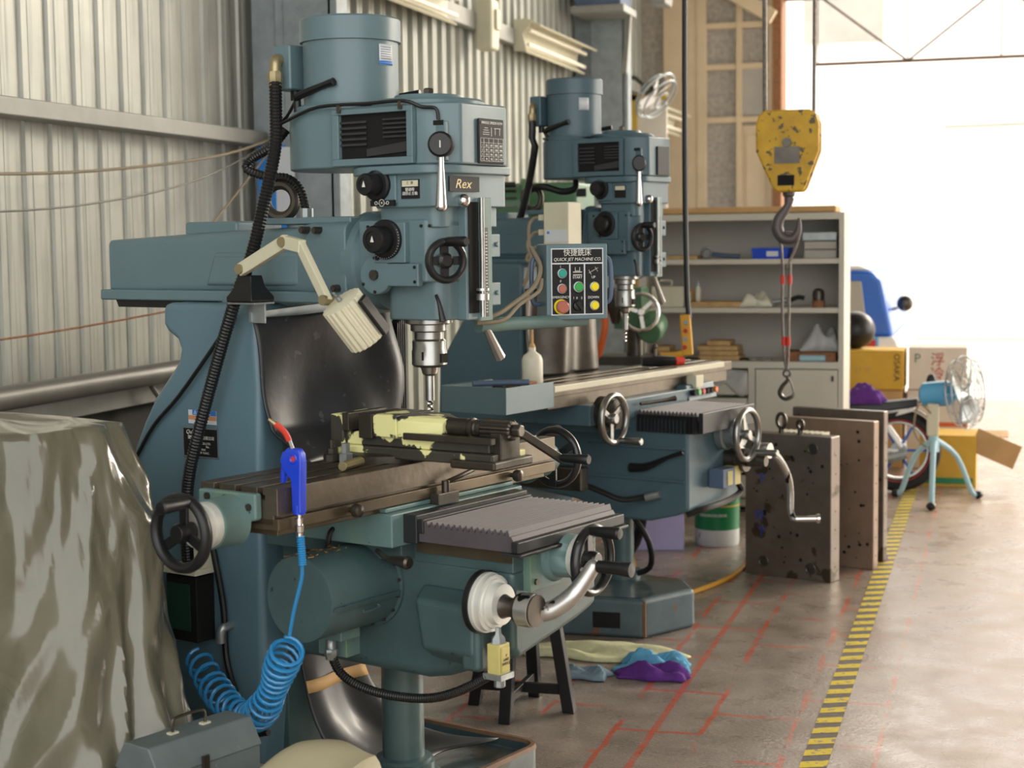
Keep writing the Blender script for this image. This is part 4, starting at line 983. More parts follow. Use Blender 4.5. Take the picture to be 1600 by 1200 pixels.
# table, its ways, ends and handwheels
ZT = .9506
prof = [(0, .892), (0, ZT)]
for y in (.05, .1145, .179):
    prof += [(y - .008, ZT), (y - .008, ZT - .016), (y - .014, ZT - .016), (y - .014, ZT - .026), (y + .014, ZT - .026), (y + .014, ZT - .016), (y + .008, ZT - .016), (y + .008, ZT)]
prof += [(.229, ZT), (.229, .87), (.0, .87), (.004, .872), (.004, .876), (.012, .878), (.012, .890), ]
prof = [(0, .892), (0, ZT)] + prof[2:-5] + [(.229, .87), (.012, .87), (.012, .892)]
tb = A.part('table', MB().prism(prof, 'x', 0, 1.063), 'table_steel', bevel=.0015)
A.part('table_slide', MB().box(.0, 1.06, -.002, .229, .860, .886).box(.02, 1.04, .02, .21, .845, .862), 'table_side', parent=tb, bevel=.002)
for x in (.23, .856):
    A.part('stop_knob', MB().lathe((x, -.003, .874), (0, -1, 0), [(0, .006), (.012, .006), (.013, .014), (.018, .016), (.03, .014), (.034, .008)], n=20), 'dark_steel', parent=tb)
A.part('table_clamp', MB().box(.52, .60, -.03, -.003, .845, .872).cyl((.56, -.02, .87), (.56, -.02, .90), .01).tube([(.56, -.02, .895), (.6, -.03, .905), (.66, -.03, .915)], .006), 'dark_steel', parent=tb, bevel=.002)
eb = A.part('end_bracket', MB().prism([(.215, .939), (.043, .939), (.043, .882), (.09, .872), (.10, .86), (.215, .86)], 'x', -.022, 0), 'teal_pale', bevel=.006)
for y, z in ((.185, .925), (.13, .925), (.062, .91), (.20, .88)):
    A.part('socket_bolt', MB().lathe((-.022, y, z), (-1, 0, 0), [(0, .008), (.004, .008), (.0041, .004), (.002, .003)], n=16), 'dark_steel', parent=eb)
A.part('bearing_housing', MB().lathe((-.02, .115, .878), (-1, 0, 0), [(0, .057), (.01, .0545), (.064, .053), (.065, .0535), (.072, .0535)], n=40), 'teal_pale', parent=eb)
A.part('dial', MB().lathe((-.092, .115, .878), (-1, 0, 0), [(0, .050), (.018, .050), (.0185, .046), (.036, .045), (.038, .03)], n=40), 'dial_white', parent=eb)
handwheel(A, 'table_handwheel', (-.168, .115, .872), (-1, 0, 0), .074, 90, 'black_plastic', 'black_plastic', .085, r=.0115, gang=65)
e2 = A.part('end_bracket', MB().box(1.063, 1.085, .03, .21, .855, .938).lathe((1.085, .115, .872), (1, 0, 0), [(0, .06), (.01, .05), (.08, .05), (.1, .04), (.12, .04)]), 'teal_pale', bevel=.003)
handwheel(A, 'table_handwheel', (1.235, .115, .868), (1, 0, 0), .076, 30, 'black_paint', 'black_plastic', .08, r=.0105, gang=60)
# saddle
sd = A.part('saddle', MB().box(.355, .88, -.02, .26, .767, .846).box(.38, .86, .26, .42, .78, .85).box(.36, .87, .0, .24, .846, .858), 'teal_pale', bevel=.004)
A.part('saddle_guide', MB().box(.40, .83, -.01, .42, .728, .768), 'teal_low', parent=sd, bevel=.003)
A.part('lock_handle', MB().tube([(.36, .03, .757), (.33, -.02, .752), (.325, -.04, .75)], .006).lathe((.327, -.03, .75), (-.05, -1, -.05), [(0, .006), (.02, .011), (.06, .0155), (.066, .012)]), 'dark_steel', parent=sd)
A.part('lock_handle', MB().tube([(.37, .16, .80), (.345, .16, .79), (.34, .165, .75)], .006).ball((.34, .168, .742), .014), 'black_plastic', parent=sd)
# knee
def kring(y, zb, zt, ch=0., x1=.80):
    return [(.45, y, zt), (x1, y, zt), (x1, y, zb + ch), (x1 - .07, y, zb + ch * .7), (.47, y, zb), (.45, y, zb + .02)]
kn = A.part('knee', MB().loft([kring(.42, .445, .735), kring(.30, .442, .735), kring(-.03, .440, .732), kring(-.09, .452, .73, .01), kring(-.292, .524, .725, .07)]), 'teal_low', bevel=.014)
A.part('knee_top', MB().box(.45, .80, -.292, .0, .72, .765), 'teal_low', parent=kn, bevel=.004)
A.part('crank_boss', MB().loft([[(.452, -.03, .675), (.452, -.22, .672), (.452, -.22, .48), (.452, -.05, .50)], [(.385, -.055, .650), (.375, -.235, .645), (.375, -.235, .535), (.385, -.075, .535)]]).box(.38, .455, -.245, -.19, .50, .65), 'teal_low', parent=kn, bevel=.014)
# elevating screw
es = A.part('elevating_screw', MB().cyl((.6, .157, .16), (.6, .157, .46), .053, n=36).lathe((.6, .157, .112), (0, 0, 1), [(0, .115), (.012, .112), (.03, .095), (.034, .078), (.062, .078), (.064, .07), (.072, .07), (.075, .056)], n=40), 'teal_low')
# vertical crank
cp = Vector((.40, -.245, .662))
cd = A.part('crank_dial', MB().lathe(cp, (0, -1, 0), [(0, .068), (.015, .068), (.0155, .064), (.03, .064), (.031, .056), (.036, .055), (.037, .048), (.055, .046), (.056, .036)], n=48), 'dial_white')
A.part('dial_back_ring', MB().lathe(cp + Vector((0, .008, 0)), (0, -1, 0), [(0, .072), (.014, .072)], n=48), 'black_plastic', parent=cd)
cr = A.part('knee_crank', MB().lathe(cp + Vector((0, -.05, -.004)), (0, -1, 0), [(0, .030), (.02, .022), (.045, .021), (.046, .034), (.095, .036), (.096, .0)], n=32), 'dark_steel')
A.part('crank_arm', MB().lathe(cp + Vector((0, -.105, -.004)), (0, -1, 0), [(0, .038), (.034, .038), (.036, .035), (.0361, 0)], n=32)
       .tube([(.40, -.362, .655), (.43, -.375, .648), (.455, -.395, .652), (.495, -.42, .678), (.515, -.44, .712), (.528, -.455, .742)], .02, n=14, rs=[.022, .022, .021, .020, .018, .0165]).ball((.528, -.455, .742), .0165), 'cast_silver', parent=cr)
A.part('grip', MB().lathe((.528, -.463, .744), (.05, -1, 0), [(0, .008), (.006, .014), (.06, .015), (.085, .0175), (.09, .0165), (.091, 0)], n=24), 'black_plastic', parent=cr)
# cross feed
cf = A.part('crossfeed_bracket', MB().box(.49, .61, -.312, -.29, .675, .782).lathe((.595, -.305, .745), (0, -1, 0), [(0, .066), (.015, .06), (.02, .052), (.065, .05), (.066, .0495)], n=40), 'teal_pale', bevel=.004)
for z in (.695, .765): A.part('socket_bolt', MB().cyl((.51, -.312, z), (.51, -.318, z), .007), 'dark_steel', parent=cf)
A.part('dial', MB().lathe((.593, -.37, .744), (0, -1, 0), [(0, .048), (.012, .048), (.013, .044), (.024, .044), (.026, .03)], n=40), 'dial_white', parent=cf)
A.part('lock_lever', MB().cyl((.585, -.33, .757), (.562, -.36, .757), .006).tube([(.562, -.36, .745), (.566, -.372, .77), (.585, -.385, .79)], .005), 'chrome', parent=cf)
handwheel(A, 'crossfeed_handwheel', (.59, -.415, .742), (0, -1, 0), .074, 90, 'black_paint', 'black_plastic', .085, r=.010, gang=105)
# bellows over the front way
nf = 15; pts = []
for k in range(nf):
    y = -.078 - k * .0163; pts += [(y, .828), (y - .0045, .829), (y - .0085, .815), (y - .0125, .815)]
top = pts + [(-.325, .806)]
bw = A.part('bellows', MB().prism([(-.06, .80)] + [(-.06, .82)] + top + [(-.33, .787), (-.33, .78), (-.05, .78)], 'x', .405, .835), 'bellows', ang=20)
A.part('bellows_frame', MB().box(.395, .845, -.06, -.02, .775, .842).box(.40, .842, -.075, -.055, .80, .833).box(.395, .845, -.345, -.325, .78, .806).box(.39, .85, -.355, -.30, .772, .78), 'bellows_dark', parent=bw, bevel=.003)
A.part('side_plate', MB().box(.445, .452, -.29, -.02, .745, .785), 'table_side', parent=bw)
# drum motor on the side of the knee
dm = A.part('feed_motor', MB().lathe((.20, .13, .66), (1, 0, 0), [(0, .0), (.0005, .099), (.002, .1), (.24, .1), (.241, .108), (.26, .108)], n=64), 'teal_low')
A.part('cover_seam', MB().obox((.32, .027, .645), (.23, .004, .012), (1, 0, 0), (0, -.3, 1)).tube([(.30, .024, .63), (.30, .018, .625), (.35, .018, .628), (.35, .024, .633)], .003), 'teal_low', parent=dm)
for k in range(7):
    a = rad(150 + k * 22); A.part('flange_bolt', MB().cyl((.438, .13 + .102 * math.cos(a), .66 + .102 * math.sin(a)), (.432, .13 + .102 * math.cos(a), .66 + .102 * math.sin(a)), .004, n=8), 'dark_steel', parent=dm)
A.part('junction_box', MB().box(.40, .452, .165, .255, .475, .56).box(.33, .40, .12, .19, .535, .57), 'teal_pale', parent=dm, bevel=.003)
A.part('conduit_elbow', MB().tube([(.40, .20, .523), (.385, .197, .523), (.378, .195, .51), (.378, .194, .495)], .013, n=12).lathe((.378, .194, .50), (0, 0, -1), [(0, .015), (.004, .017), (.014, .017), (.018, .014), (.026, .014)], n=8), 'galv', parent=dm)
r_ = random.Random(2); m = MB()
for k in range(70):
    a = rad(70 + r_.uniform(-34, 40)); x = r_.uniform(.21, .34); p0 = Vector((x, .13 + .1012 * math.cos(a), .66 + .1012 * math.sin(a)))
    m.tube([p0, p0 + Vector((r_.uniform(-.006, .006), r_.uniform(-.006, .006), .003)), p0 + Vector((r_.uniform(-.01, .01), r_.uniform(-.01, .01), r_.uniform(.0, .004)))], .0008, n=4, smooth=0)
sw = A.part('metal_chips', m, 'swarf', parent=dm); sw['kind'] = 'stuff'
# flexible conduits
def ribbed(t, name, pts, r, pitch, mat, label=None):
    """a corrugated hose: a tube whose radius alternates"""
    P_ = [Vector(p) for p in pts]; Q = []; m_ = len(P_)
    for i in range(m_ - 1):
        a, b_, c_, d_ = P_[max(0, i - 1)], P_[i], P_[i + 1], P_[min(m_ - 1, i + 2)]
        for k in range(30):
            s = k / 30; Q.append(.5 * ((2 * b_) + (c_ - a) * s + (2 * a - 5 * b_ + 4 * c_ - d_) * s * s + (3 * b_ - a - 3 * c_ + d_) * s ** 3))
    Q.append(P_[-1]); out = [Q[0]]; acc = 0
    for i in range(1, len(Q)):
        seg = (Q[i] - Q[i - 1]).length; pos = 0
        while acc + seg - pos >= pitch:
            pos += pitch - acc; acc = 0; out.append(Q[i - 1].lerp(Q[i], pos / seg))
        acc += seg - pos
    rs = [r if k % 2 else r * .86 for k in range(len(out))]
    return t.part(name, MB().tube(out, r, n=12, smooth=0, rs=rs), mat, label=label, ang=25)
ribbed(A, 'motor_conduit', [(.473, .42, 1.87), (.462, .41, 1.80), (.445, .40, 1.70), (.42, .42, 1.56), (.395, .44, 1.44), (.37, .475, 1.33), (.365, .54, 1.17), (.365, .62, .97), (.375, .665, .85), (.40, .70, .70), (.43, .72, .6)], .0165, .0042, 'black_hose')
ribbed(A, 'limit_switch_conduit', [(.378, .194, .485), (.385, .175, .445), (.395, .13, .417), (.40, .04, .405), (.40, -.08, .415), (.39, -.18, .45), (.38, -.27, .50)], .0115, .0035, 'black_hose')
ribbed(A, 'ram_conduit', [(.52, .43, 1.75), (.50, .46, 1.71), (.49, .52, 1.68), (.48, .53, 1.655), (.50, .48, 1.635), (.53, .44, 1.63), (.55, .415, 1.60), (.555, .40, 1.54)], .012, .004, 'black_hose')
A.part('conduit_fitting', MB().lathe((.555, .40, 1.525), (0, 0, 1), [(0, .018), (.006, .018), (.008, .016), (.03, .016)], n=8), 'galv')
A.part('column_cable', MB().tube([(.41, .52, 1.29), (.405, .60, 1.20), (.405, .72, 1.08), (.41, .82, 1.0), (.41, .90, .9)], .0055), 'black_hose')
A.part('drain_hose', MB().tube([(.41, .66, .77), (.40, .62, .74), (.40, .60, .67), (.40, .575, .55), (.40, .57, .42), (.39, .53, .34), (.36, .46, .26), (.35, .38, .27)], .008), 'black_hose')
A.part('coolant_elbow', MB().tube([(.42, .57, .50), (.40, .57, .50), (.39, .575, .49), (.39, .578, .46)], .012, n=12), 'galv')
pu = A.part('coolant_pump', MB().box(.352, .415, .62, .73, .46, .63), 'void', bevel=.004)
A.part('pump_panel', MB().box(.345, .35, .64, .72, .49, .61), 'pump_green', parent=pu)
A.part('pump_frame', MB().box(.34, .415, .61, .74, .635, .65).box(.36, .41, .61, .635, .65, .78), 'cream_paint', parent=pu, bevel=.002)
# limit switch
ls = A.part('limit_switch', MB().box(.375, .415, -.305, -.27, .505, .575), 'limit_yellow', bevel=.003)
A.part('switch_cover', MB().box(.381, .409, -.309, -.305, .513, .567), 'limit_yellow', parent=ls, bevel=.001)
text(A, 'Y\nLIMIT\nSWITCH', .009, (.395, -.3095, .54), (1, 0, 0), (0, 0, 1), 'ink_black', parent=ls, name='print')
A.part('switch_head', MB().lathe((.395, -.288, .575), (0, 0, 1), [(0, .018), (.012, .016), (.02, .008), (.035, .006)], n=6), 'galv', parent=ls)
A.part('switch_base', MB().box(.37, .42, -.312, -.262, .495, .508).lathe((.395, -.29, .496), (0, 0, -1), [(0, .013), (.02, .013), (.022, .01)], n=8), 'galv', parent=ls)
# rubber way covers
def sheet(u, v):
    x = .405 + .52 * u
    bul = math.sin(PI * min(1, max(0, u))) * .05 + .035 * math.sin(u * 9 + 1.2 + v * 1.5) * v
    y = .452 - .06 * v ** 2 - bul - .055 * math.exp(-((u - .8) / .12) ** 2) - .008 * math.sin(v * 8 + u * 4)
    if v > .8: y -= (v - .8) * .5
    side = .05 * math.sin(PI * min(1, v * 1.15)) * max(0, u - .5) * 2 
    z = 1.285 - .35 * v + (.02 * u)
    return Vector((x + side, y, z))
ws = A.part('way_cover', MB().grid(48, 32, sheet), 'rubber_sheet', solid=.004)
A.part('cover_bar', MB().obox((.56, .445, 1.298), (.34, .005, .022), (1, -.0, .05)), 'galv', parent=ws)
A.part('cover_bracket', MB().box(.395, .40, .40, .455, 1.275, 1.325).box(.35, .42, .39, .48, 1.322, 1.327), 'galv', parent=ws, bevel=.001)
for k in range(10): A.part('fold', MB().grid(4, 12, lambda u, v, k=k: Vector((.93 + .008 * k, .42 + .03 * u, 1.25 - .34 * v + .004 * k))), 'rubber_sheet', parent=ws, solid=.003) if k < 5 else None
def skirt(u, v):
    x = .50 + .22 * u + .02 * v + .22 * u * v * v
    y = .41 - .06 * v - .20 * v ** 3 - .03 * math.sin(u * 8) * v
    z = .44 - .30 * (math.sin(v * PI / 2) ** 1.0)
    return Vector((x, y, z))
sk = A.part('lower_skirt', MB().grid(32, 24, skirt), 'rubber_glossy', solid=.004)
A.part('tan_band', MB().grid(10, 2, lambda u, v: skirt(u * .98, .17 + .07 * v) + Vector((0, -.006, 0))), 'card', parent=sk, solid=.002)
# control pendant on its arm
cx, cy, cz = 1.0, -.115, 1.362
nang = rad(304.5) - F1[2]
nn = Vector((math.cos(nang), math.sin(nang), 0)); rx_ = Vector((-nn.y, nn.x, 0)); cc = Vector((cx, cy, cz))
ar = A.part('control_arm', MB().cyl((.70, -.02, 1.262), cc - nn * .06 + Vector((0, 0, -.10)) + rx_ * .04, .017), 'teal_pale')
A.part('arm_tape', MB().cyl((.776, -.0245, 1.262), (.80, -.026, 1.262), .0182), 'btn_green', parent=ar)
KB = .92; bw_, bh_, bd_ = .18 * KB, .21 * KB, .08
cbx = A.part('control_box', MB().obox(cc - nn * bd_ / 2, (bd_, bw_, bh_), nn), 'teal', bevel=.004)
def on(a, b, o=0.): a *= KB; b *= KB; return cc + rx_ * a + Vector((0, 0, b)) + nn * o
def plate(name, a0, a1, b0, b1, o, th, mat, bev=0.): return A.part(name, MB().obox(on((a0 + a1) / 2, (b0 + b1) / 2, o), (th, (a1 - a0) * KB, (b1 - b0) * KB), nn), mat, parent=cbx, bevel=bev)
plate('panel_frame', -.077, .077, -.092, .093, .0005, .002, 'label_white')
plate('title_field', -.074, .074, .053, .090, .0012, .0022, 'label_black', .001)
plate('field', -.074, -.024, -.089, .049, .0012, .0022, 'label_black', .001)
plate('field', -.020, .019, -.089, .049, .0012, .0022, 'label_black', .001)
plate('field', .023, .074, -.089, .049, .0012, .0022, 'label_black', .001)
U = (0, 0, 1)
text(A, '快捷銑床', .019, on(0, .0795, .0028), rx_, U, parent=cbx, sx=1.)
text(A, 'QUICK JET MACHINE CO.', .0115, on(0, .062, .0028), rx_, U, parent=cbx, shear=.25, sx=.98)
text(A, 'START', .009, on(0, .012, .0028), rx_, U, parent=cbx)
text(A, 'UP', .009, on(.047, .012, .0028), rx_, U, parent=cbx)
text(A, 'DOWN', .009, on(.047, -.044, .0028), rx_, U, parent=cbx)
text(A, 'EMERGENCY', .0085, on(-.049, -.042, .0028), rx_, U, parent=cbx, sx=.95)
text(A, 'I', .009, on(-.05, .042, .0028), rx_, U, parent=cbx)
text(A, 'II', .009, on(-.05, .002, .0028), rx_, U, parent=cbx)
text(A, '1  0    2', .008, on(-.0, -.045, .0028), rx_, U, parent=cbx)
m = MB()
for a, b, c_, d_ in ((-.012, .018, .012, .020), (-.012, .026, .012, .028), (-.007, .03, -.006, .04), (.006, .03, .007, .04), (-.007, .03, .007, .031)):
    m.obox(on((a + c_) / 2, (b + d_) / 2, .0026), (.0006, c_ - a, d_ - b), nn)
A.part('vise_symbol', m, 'ink_white', parent=cbx, flat=True)
m = MB()
for k in range(5): m.obox(on(.047 - .006 + .003 * k, .031 + .0015 * k - .003, .0026), (.0006, .0008, .016), nn, rx_ * .9 + Vector((0, 0, .5)))
m.obox(on(.037, .026, .0026), (.0006, .0008, .014), nn, rx_ * -.6 + Vector((0, 0, 1))).obox(on(.056, .034, .0026), (.0006, .0008, .014), nn, rx_ * -.6 + Vector((0, 0, 1)))
A.part('table_symbol', m, 'ink_white', parent=cbx, flat=True)
def button(a, b, mat, r=.0105):
    A.part('button', MB().lathe(on(a, b, .003), nn, [(0, r * 1.25), (.009, r * 1.2), (.0095, r * 1.0)], n=28), 'galv', parent=cbx, label='ring of a push button')
    A.part('button', MB().lathe(on(a, b, .008), nn, [(0, r), (.006, r), (.0075, r * .9), (.0076, 0)], n=28), mat, parent=cbx, label={'btn_teal': 'teal push button', 'btn_red': 'dull red push button', 'btn_green': 'green push button', 'btn_yellow': 'yellow push button'}[mat])
button(-.048, .024, 'btn_teal'); button(-.049, -.018, 'btn_red'); button(0, -.014, 'btn_green', .0115); button(.047, -.014, 'btn_yellow'); button(.047, -.066, 'btn_yellow')
A.part('emergency_stop', MB().lathe(on(-.05, -.068, .002), nn, [(0, .019), (.004, .019), (.0045, .0)], n=32), 'btn_yellow', parent=cbx, label='yellow ring of the emergency stop')
A.part('emergency_stop', MB().lathe(on(-.05, -.068, .006), nn, [(0, .01), (.006, .01), (.008, .0165), (.016, .0165), (.019, .013), (.0192, 0)], n=32), 'btn_red', parent=cbx, label='red mushroom head of the emergency stop')
A.part('rotary_switch', MB().lathe(on(0, -.066, .002), nn, [(0, .014), (.008, .0125), (.009, .010)], n=28).obox(on(.0, -.066, .014), (.012, .007, .024), nn, rx_ * -.8 + Vector((0, 0, 1))), 'black_plastic', parent=cbx)
for s in (-1, 1):
    A.part('side_handle', MB().tube([on(s * .09, .065, -.05), on(s * .112, .062, -.045), on(s * .118, .03, -.042), on(s * .118, -.03, -.042), on(s * .112, -.058, -.045), on(s * .09, -.062, -.05)], .006), 'hopper_blue', parent=cbx)
# digital readout behind the head
dc = Vector((1.05, .34, 1.43)); dn = Vector((math.cos(nang + rad(-8)), math.sin(nang + rad(-8)), 0)); dr_ = Vector((-dn.y, dn.x, 0))
ro = A.part('digital_readout', MB().obox(dc - dn * .03, (.06, .24, .165), dn), 'lamp_cream', bevel=.006)
def don(a, b, o=0.): return dc + dr_ * a + Vector((0, 0, b)) + dn * o
A.part('face', MB().obox(don(0, .005, .001), (.003, .228, .148), dn), 'girt_grey', parent=ro, bevel=.001)
A.part('screen', MB().obox(don(-.03, .008, .003), (.003, .155, .13), dn), 'label_black', parent=ro)
for k, b in enumerate((.05, .004, -.042)):
    A.part('key', MB().obox(don(.065, b, .005), (.004, .016, .015), dn), 'btn_yellow', parent=ro, bevel=.001)
    text(A, '888.88', .02, don(-.03, b, .0052), dr_, U, 'btn_green', parent=ro, name='digits') if 0 else None
for k in range(6):
    A.part('key', MB().obox(don(.088, .052 - .016 * k, .005), (.004, .012, .010), dn), 'hopper_blue', parent=ro, bevel=.001)
A.part('key', MB().obox(don(.086, -.046, .005), (.004, .018, .013), dn), 'btn_orange', parent=ro, bevel=.001, label='orange key')
A.part('readout_arm', MB().cyl((.78, .1, 1.30), don(0, -.10, -.05), .011), 'dark_steel', parent=ro)
A.part('readout_cables', MB().tube([(.68, -.03, 1.275), (.74, -.05, 1.29), (.80, -.05, 1.31), (.88, -.06, 1.35), (.93, -.05, 1.40), (.96, 0, 1.45)], .006).tube([(.68, -.03, 1.27), (.75, -.06, 1.275), (.82, -.06, 1.31), (.89, -.07, 1.34), (.92, -.06, 1.37)], .005), 'cord_tan')

# ---- work lamp clamped to the column bracket
L_ = Thing('work_lamp', 'cream jointed work lamp with a ribbed cylindrical head on the near mill', 'lamp', F1, (.38, .43, 1.325))
L_.part('base', MB().loft([[(.34, .39, 1.328), (.42, .39, 1.328), (.42, .475, 1.328), (.34, .475, 1.328)], [(.34, .39, 1.34), (.42, .39, 1.34), (.42, .475, 1.34), (.34, .475, 1.34)], [(.355, .405, 1.365), (.405, .405, 1.365), (.405, .46, 1.365), (.355, .46, 1.365)], [(.36, .41, 1.392), (.40, .41, 1.392), (.40, .455, 1.392), (.36, .455, 1.392)]]), 'black_plastic', bevel=.003)
j0 = Vector((.36, .437, 1.408)); j1 = Vector((.325, .262, 1.472)); j1b = Vector((.305, .195, 1.462)); j2 = Vector((.27, .088, 1.34))
def arm(name, a, b, w_, h_):
    d_ = (b - a).normalized(); L_.part(name, MB().obox((a + b) / 2, ((b - a).length + .014, w_, h_), d_, Vector((0, 0, 1))), 'lamp_cream', bevel=.002)
arm('lower_arm', j0, j1, .016, .032)
arm('joint_link', j1, j1b, .02, .03)
arm('upper_arm', j1b, j2, .016, .026)
for j in (j0, j1, j2): L_.part('pivot', MB().cyl(j - Vector((.016, 0, 0)), j + Vector((.016, 0, 0)), .012), 'brass')
hd = Vector((.56, -.26, -.79)).normalized() ; h0 = Vector((.225, .09, 1.325))
ha = hd.orthogonal().normalized(); hb_ = hd.cross(ha)
h0 = Vector((.262, .040, 1.338))
n = 80
def rib(t_, R):
    return [h0 + hd * t_ + (ha * math.cos(2 * PI * i / n) + hb_ * math.sin(2 * PI * i / n)) * (R if i % 4 < 2 else R * .93) for i in range(n)]
sh = L_.part('lamp_shade', MB().loft([rib(0, .044), rib(.002, .050), rib(.108, .050), rib(.112, .048)]), 'lamp_cream', ang=20)
L_.part('diffuser', MB().lathe(h0 + hd * .11, hd, [(0, .042), (.004, .04), (.0042, 0)], n=32), 'limit_yellow', parent=sh)
L_.part('switch', MB().cyl(h0 - hd * .003, h0 - hd * .012, .006).cyl(h0 - hd * .012, h0 - hd * .028 + ha * .012, .0025), 'galv', parent=sh)
side = Vector((-.1, -.9, .35)); side = (side - hd * side.dot(hd)).normalized()
L_.part('shade_handle', MB().obox(h0 + hd * .06 + side * .058, (.10, .03, .012), hd, side), 'black_plastic', parent=sh, bevel=.004)

# ---- vise on the table (square across it)
V = Thing('machine_vise', 'cream flecked dark iron machine vise bolted on the near mill table', 'vise', F1, (.58, .1, ZT))
# vise frame: origin, jaw direction e (towards the crank), across g
vo = Vector((.435, .232, ZT)); e_ = Vector((.03, -1, 0)).normalized(); g_ = Vector((1, .03, 0)).normalized()
def vq(a, b, c_): return vo + e_ * a + g_ * b + Vector((0, 0, c_))
def vbox(m_, a0, a1, b0, b1, c0, c1, mi=0):
    v_ = [vq(a, b, c_) for c_ in (c0, c1) for b in (b0, b1) for a in (a0, a1)]
    return m_.add(v_, [(0, 2, 3, 1), (4, 5, 7, 6), (0, 1, 5, 4), (2, 6, 7, 3), (0, 4, 6, 2), (1, 3, 7, 5)], mi)
V.part('swivel_base', MB().lathe(vq(.12, .06, 0), (0, 0, 1), [(0, .095), (.016, .095), (.02, .085)], n=48), 'vise_steel')
bed = MB(); vbox(bed, 0, .47, 0, .14, .010, .036); vbox(bed, .03, .455, .012, .128, .036, .068)
V.part('bed', bed, 'vise_paint', bevel=.004)
fj = MB(); vbox(fj, .0, .04, .0, .14, .03, .108); V.part('fixed_jaw', fj, 'vise_paint', bevel=.004)
jp = MB(); vbox(jp, .04, .06, -.004, .144, .07, .113); vbox(jp, .09, .13, -.004, .144, .055, .113)
V.part('jaw_plate', jp, 'vise_steel', bevel=.002)
mj = MB(); vbox(mj, .13, .20, .0, .14, .06, .113)
v_ = [vq(a, b, c_) for a, hw, c0, c1 in ((.20, .068, .062, .112), (.27, .062, .064, .11), (.31, .036, .066, .106)) for b, c_ in ((.07 - hw, c0), (.07 + hw, c0), (.07 + hw, c1 - .01), (.07 + hw - .012, c1), (.07 - hw + .012, c1), (.07 - hw, c1 - .01))]
mj.loft([v_[0:6], v_[6:12], v_[12:18]])
V.part('moving_jaw', mj, 'vise_paint', bevel=.003)
for b in (-.002, .124):
    rl = MB(); vbox(rl, .22, .47, b, b + .018, .058, .074); V.part('guide_rail', rl, 'vise_steel', bevel=.002)
V.part('front_block', (lambda m_: (vbox(m_, .445, .475, .03, .11, .02, .082)))(MB()), 'vise_steel', bevel=.003)
ft = MB(); vbox(ft, .36, .485, -.012, .152, .001, .022); V.part('foot', ft, 'vise_steel', bevel=.006)
V.part('clamp_bolt', MB().lathe(vq(.03, -.03, .0), (0, 0, 1), [(0, .022), (.016, .022), (.018, .014), (.03, .014), (.031, .007), (.05, .007)], n=8), 'vise_steel')
V.part('clamp_bolt', MB().lathe(vq(.075, -.035, .0), (0, 0, 1), [(0, .018), (.02, .018), (.022, .011), (.045, .011)], n=6), 'galv')
s0 = vq(.30, .07, .086)
scw = V.part('screw_spindle', MB().lathe(s0, e_, [(0, .024), (.02, .022), (.06, .022), (.063, .018), (.067, .024), (.073, .024), (.076, .019), (.082, .021), (.086, .019), (.092, .021), (.1, .019)], n=32), 'vise_steel')
ng = 36; kr = [[s0 + e_ * t_ + (Vector((0, 0, 1)) * math.cos(2 * PI * i / ng) + g_ * math.sin(2 * PI * i / ng)) * (r_2 if i % 3 else r_2 * .88) for i in range(ng)] for t_, r_2 in ((.10, .022), (.104, .0245), (.18, .0245), (.185, .022))]
V.part('ribbed_sleeve', MB().loft(kr), 'dark_steel', parent=scw, ang=20)
h1 = s0 + e_ * .195; h2 = h1 + e_ * .02 + g_ * .065 + Vector((0, 0, -.075))
h2 = Vector((.63, -.30, .965))
vh = V.part('crank_handle', MB().lathe(h1 - e_ * .01, e_, [(0, .016), (.02, .016)], n=6).obox((h1 + h2) / 2, ((h2 - h1).length + .02, .02, .011), (h2 - h1), e_), 'dark_steel', bevel=.003)
V.part('grip', MB().lathe(h2, e_, [(0, .006), (.008, .009), (.012, .010), (.05, .011), (.075, .0125), (.08, .01)], n=20), 'black_plastic', parent=vh)

single('brass_rod', 'short brass rod lying in a slot of the near mill table', 'rod', F1, (.32, .068, ZT), MB().cyl((.277, .058, ZT + .0115), (.365, .078, ZT + .0115), .011, n=24), 'brass', bevel=.001)

# ---- air gun on its coiled hose
G = Thing('air_gun', 'blue air blow gun with a red nozzle hanging on the table edge', 'air gun', F1, (.05, -.02, .9))
gx = .048
G.part('body', MB().loft([[(gx - w_, y - t_, z), (gx + w_, y - t_, z), (gx + w_, y + t_, z), (gx - w_, y + t_, z)] for w_, y, t_, z in
       ((.011, -.018, .013, .893), (.011, -.018, .0135, .93), (.011, -.018, .015, .965), (.011, -.008, .026, .985), (.011, -.004, .031, 1.005), (.010, -.006, .027, 1.022), (.008, -.010, .016, 1.034))]), 'gun_blue', bevel=.005)
G.part('collar', MB().cyl((gx, -.018, .892), (gx, -.018, .912), .0125), 'gun_blue')
G.part('hanging_eye', MB().torus((gx - .0105, -.014, 1.012), (1, 0, 0), .009, .0035), 'gun_blue')
G.part('eye_hole', MB().cyl((gx - .0118, -.014, 1.012), (gx - .0105, -.014, 1.012), .008), 'red')
G.part('trigger', MB().tube([(gx, .014, 1.0), (gx, .022, .98), (gx, .026, .957)], .008, rs=[.011, .009, .006]), 'gun_blue')
G.part('nozzle_tube', MB().tube([(gx - .002, -.006, 1.03), (gx - .008, .0, 1.055)], .004), 'chrome')
G.part('red_sleeve', MB().tube([(gx - .007, .0, 1.05), (gx - .015, .006, 1.07), (gx - .03, .018, 1.088)], .0065), 'red')
G.part('tip', MB().cyl((gx - .03, .018, 1.087), (gx - .040, .027, 1.098), .0055, .003), 'brass')
G.part('coupling', MB().lathe((gx, -.018, .892), (0, 0, -1), [(0, .006), (.008, .006), (.009, .010), (.02, .010), (.022, .008), (.025, .011), (.038, .010), (.04, .008), (.048, .008)], n=12), 'chrome')
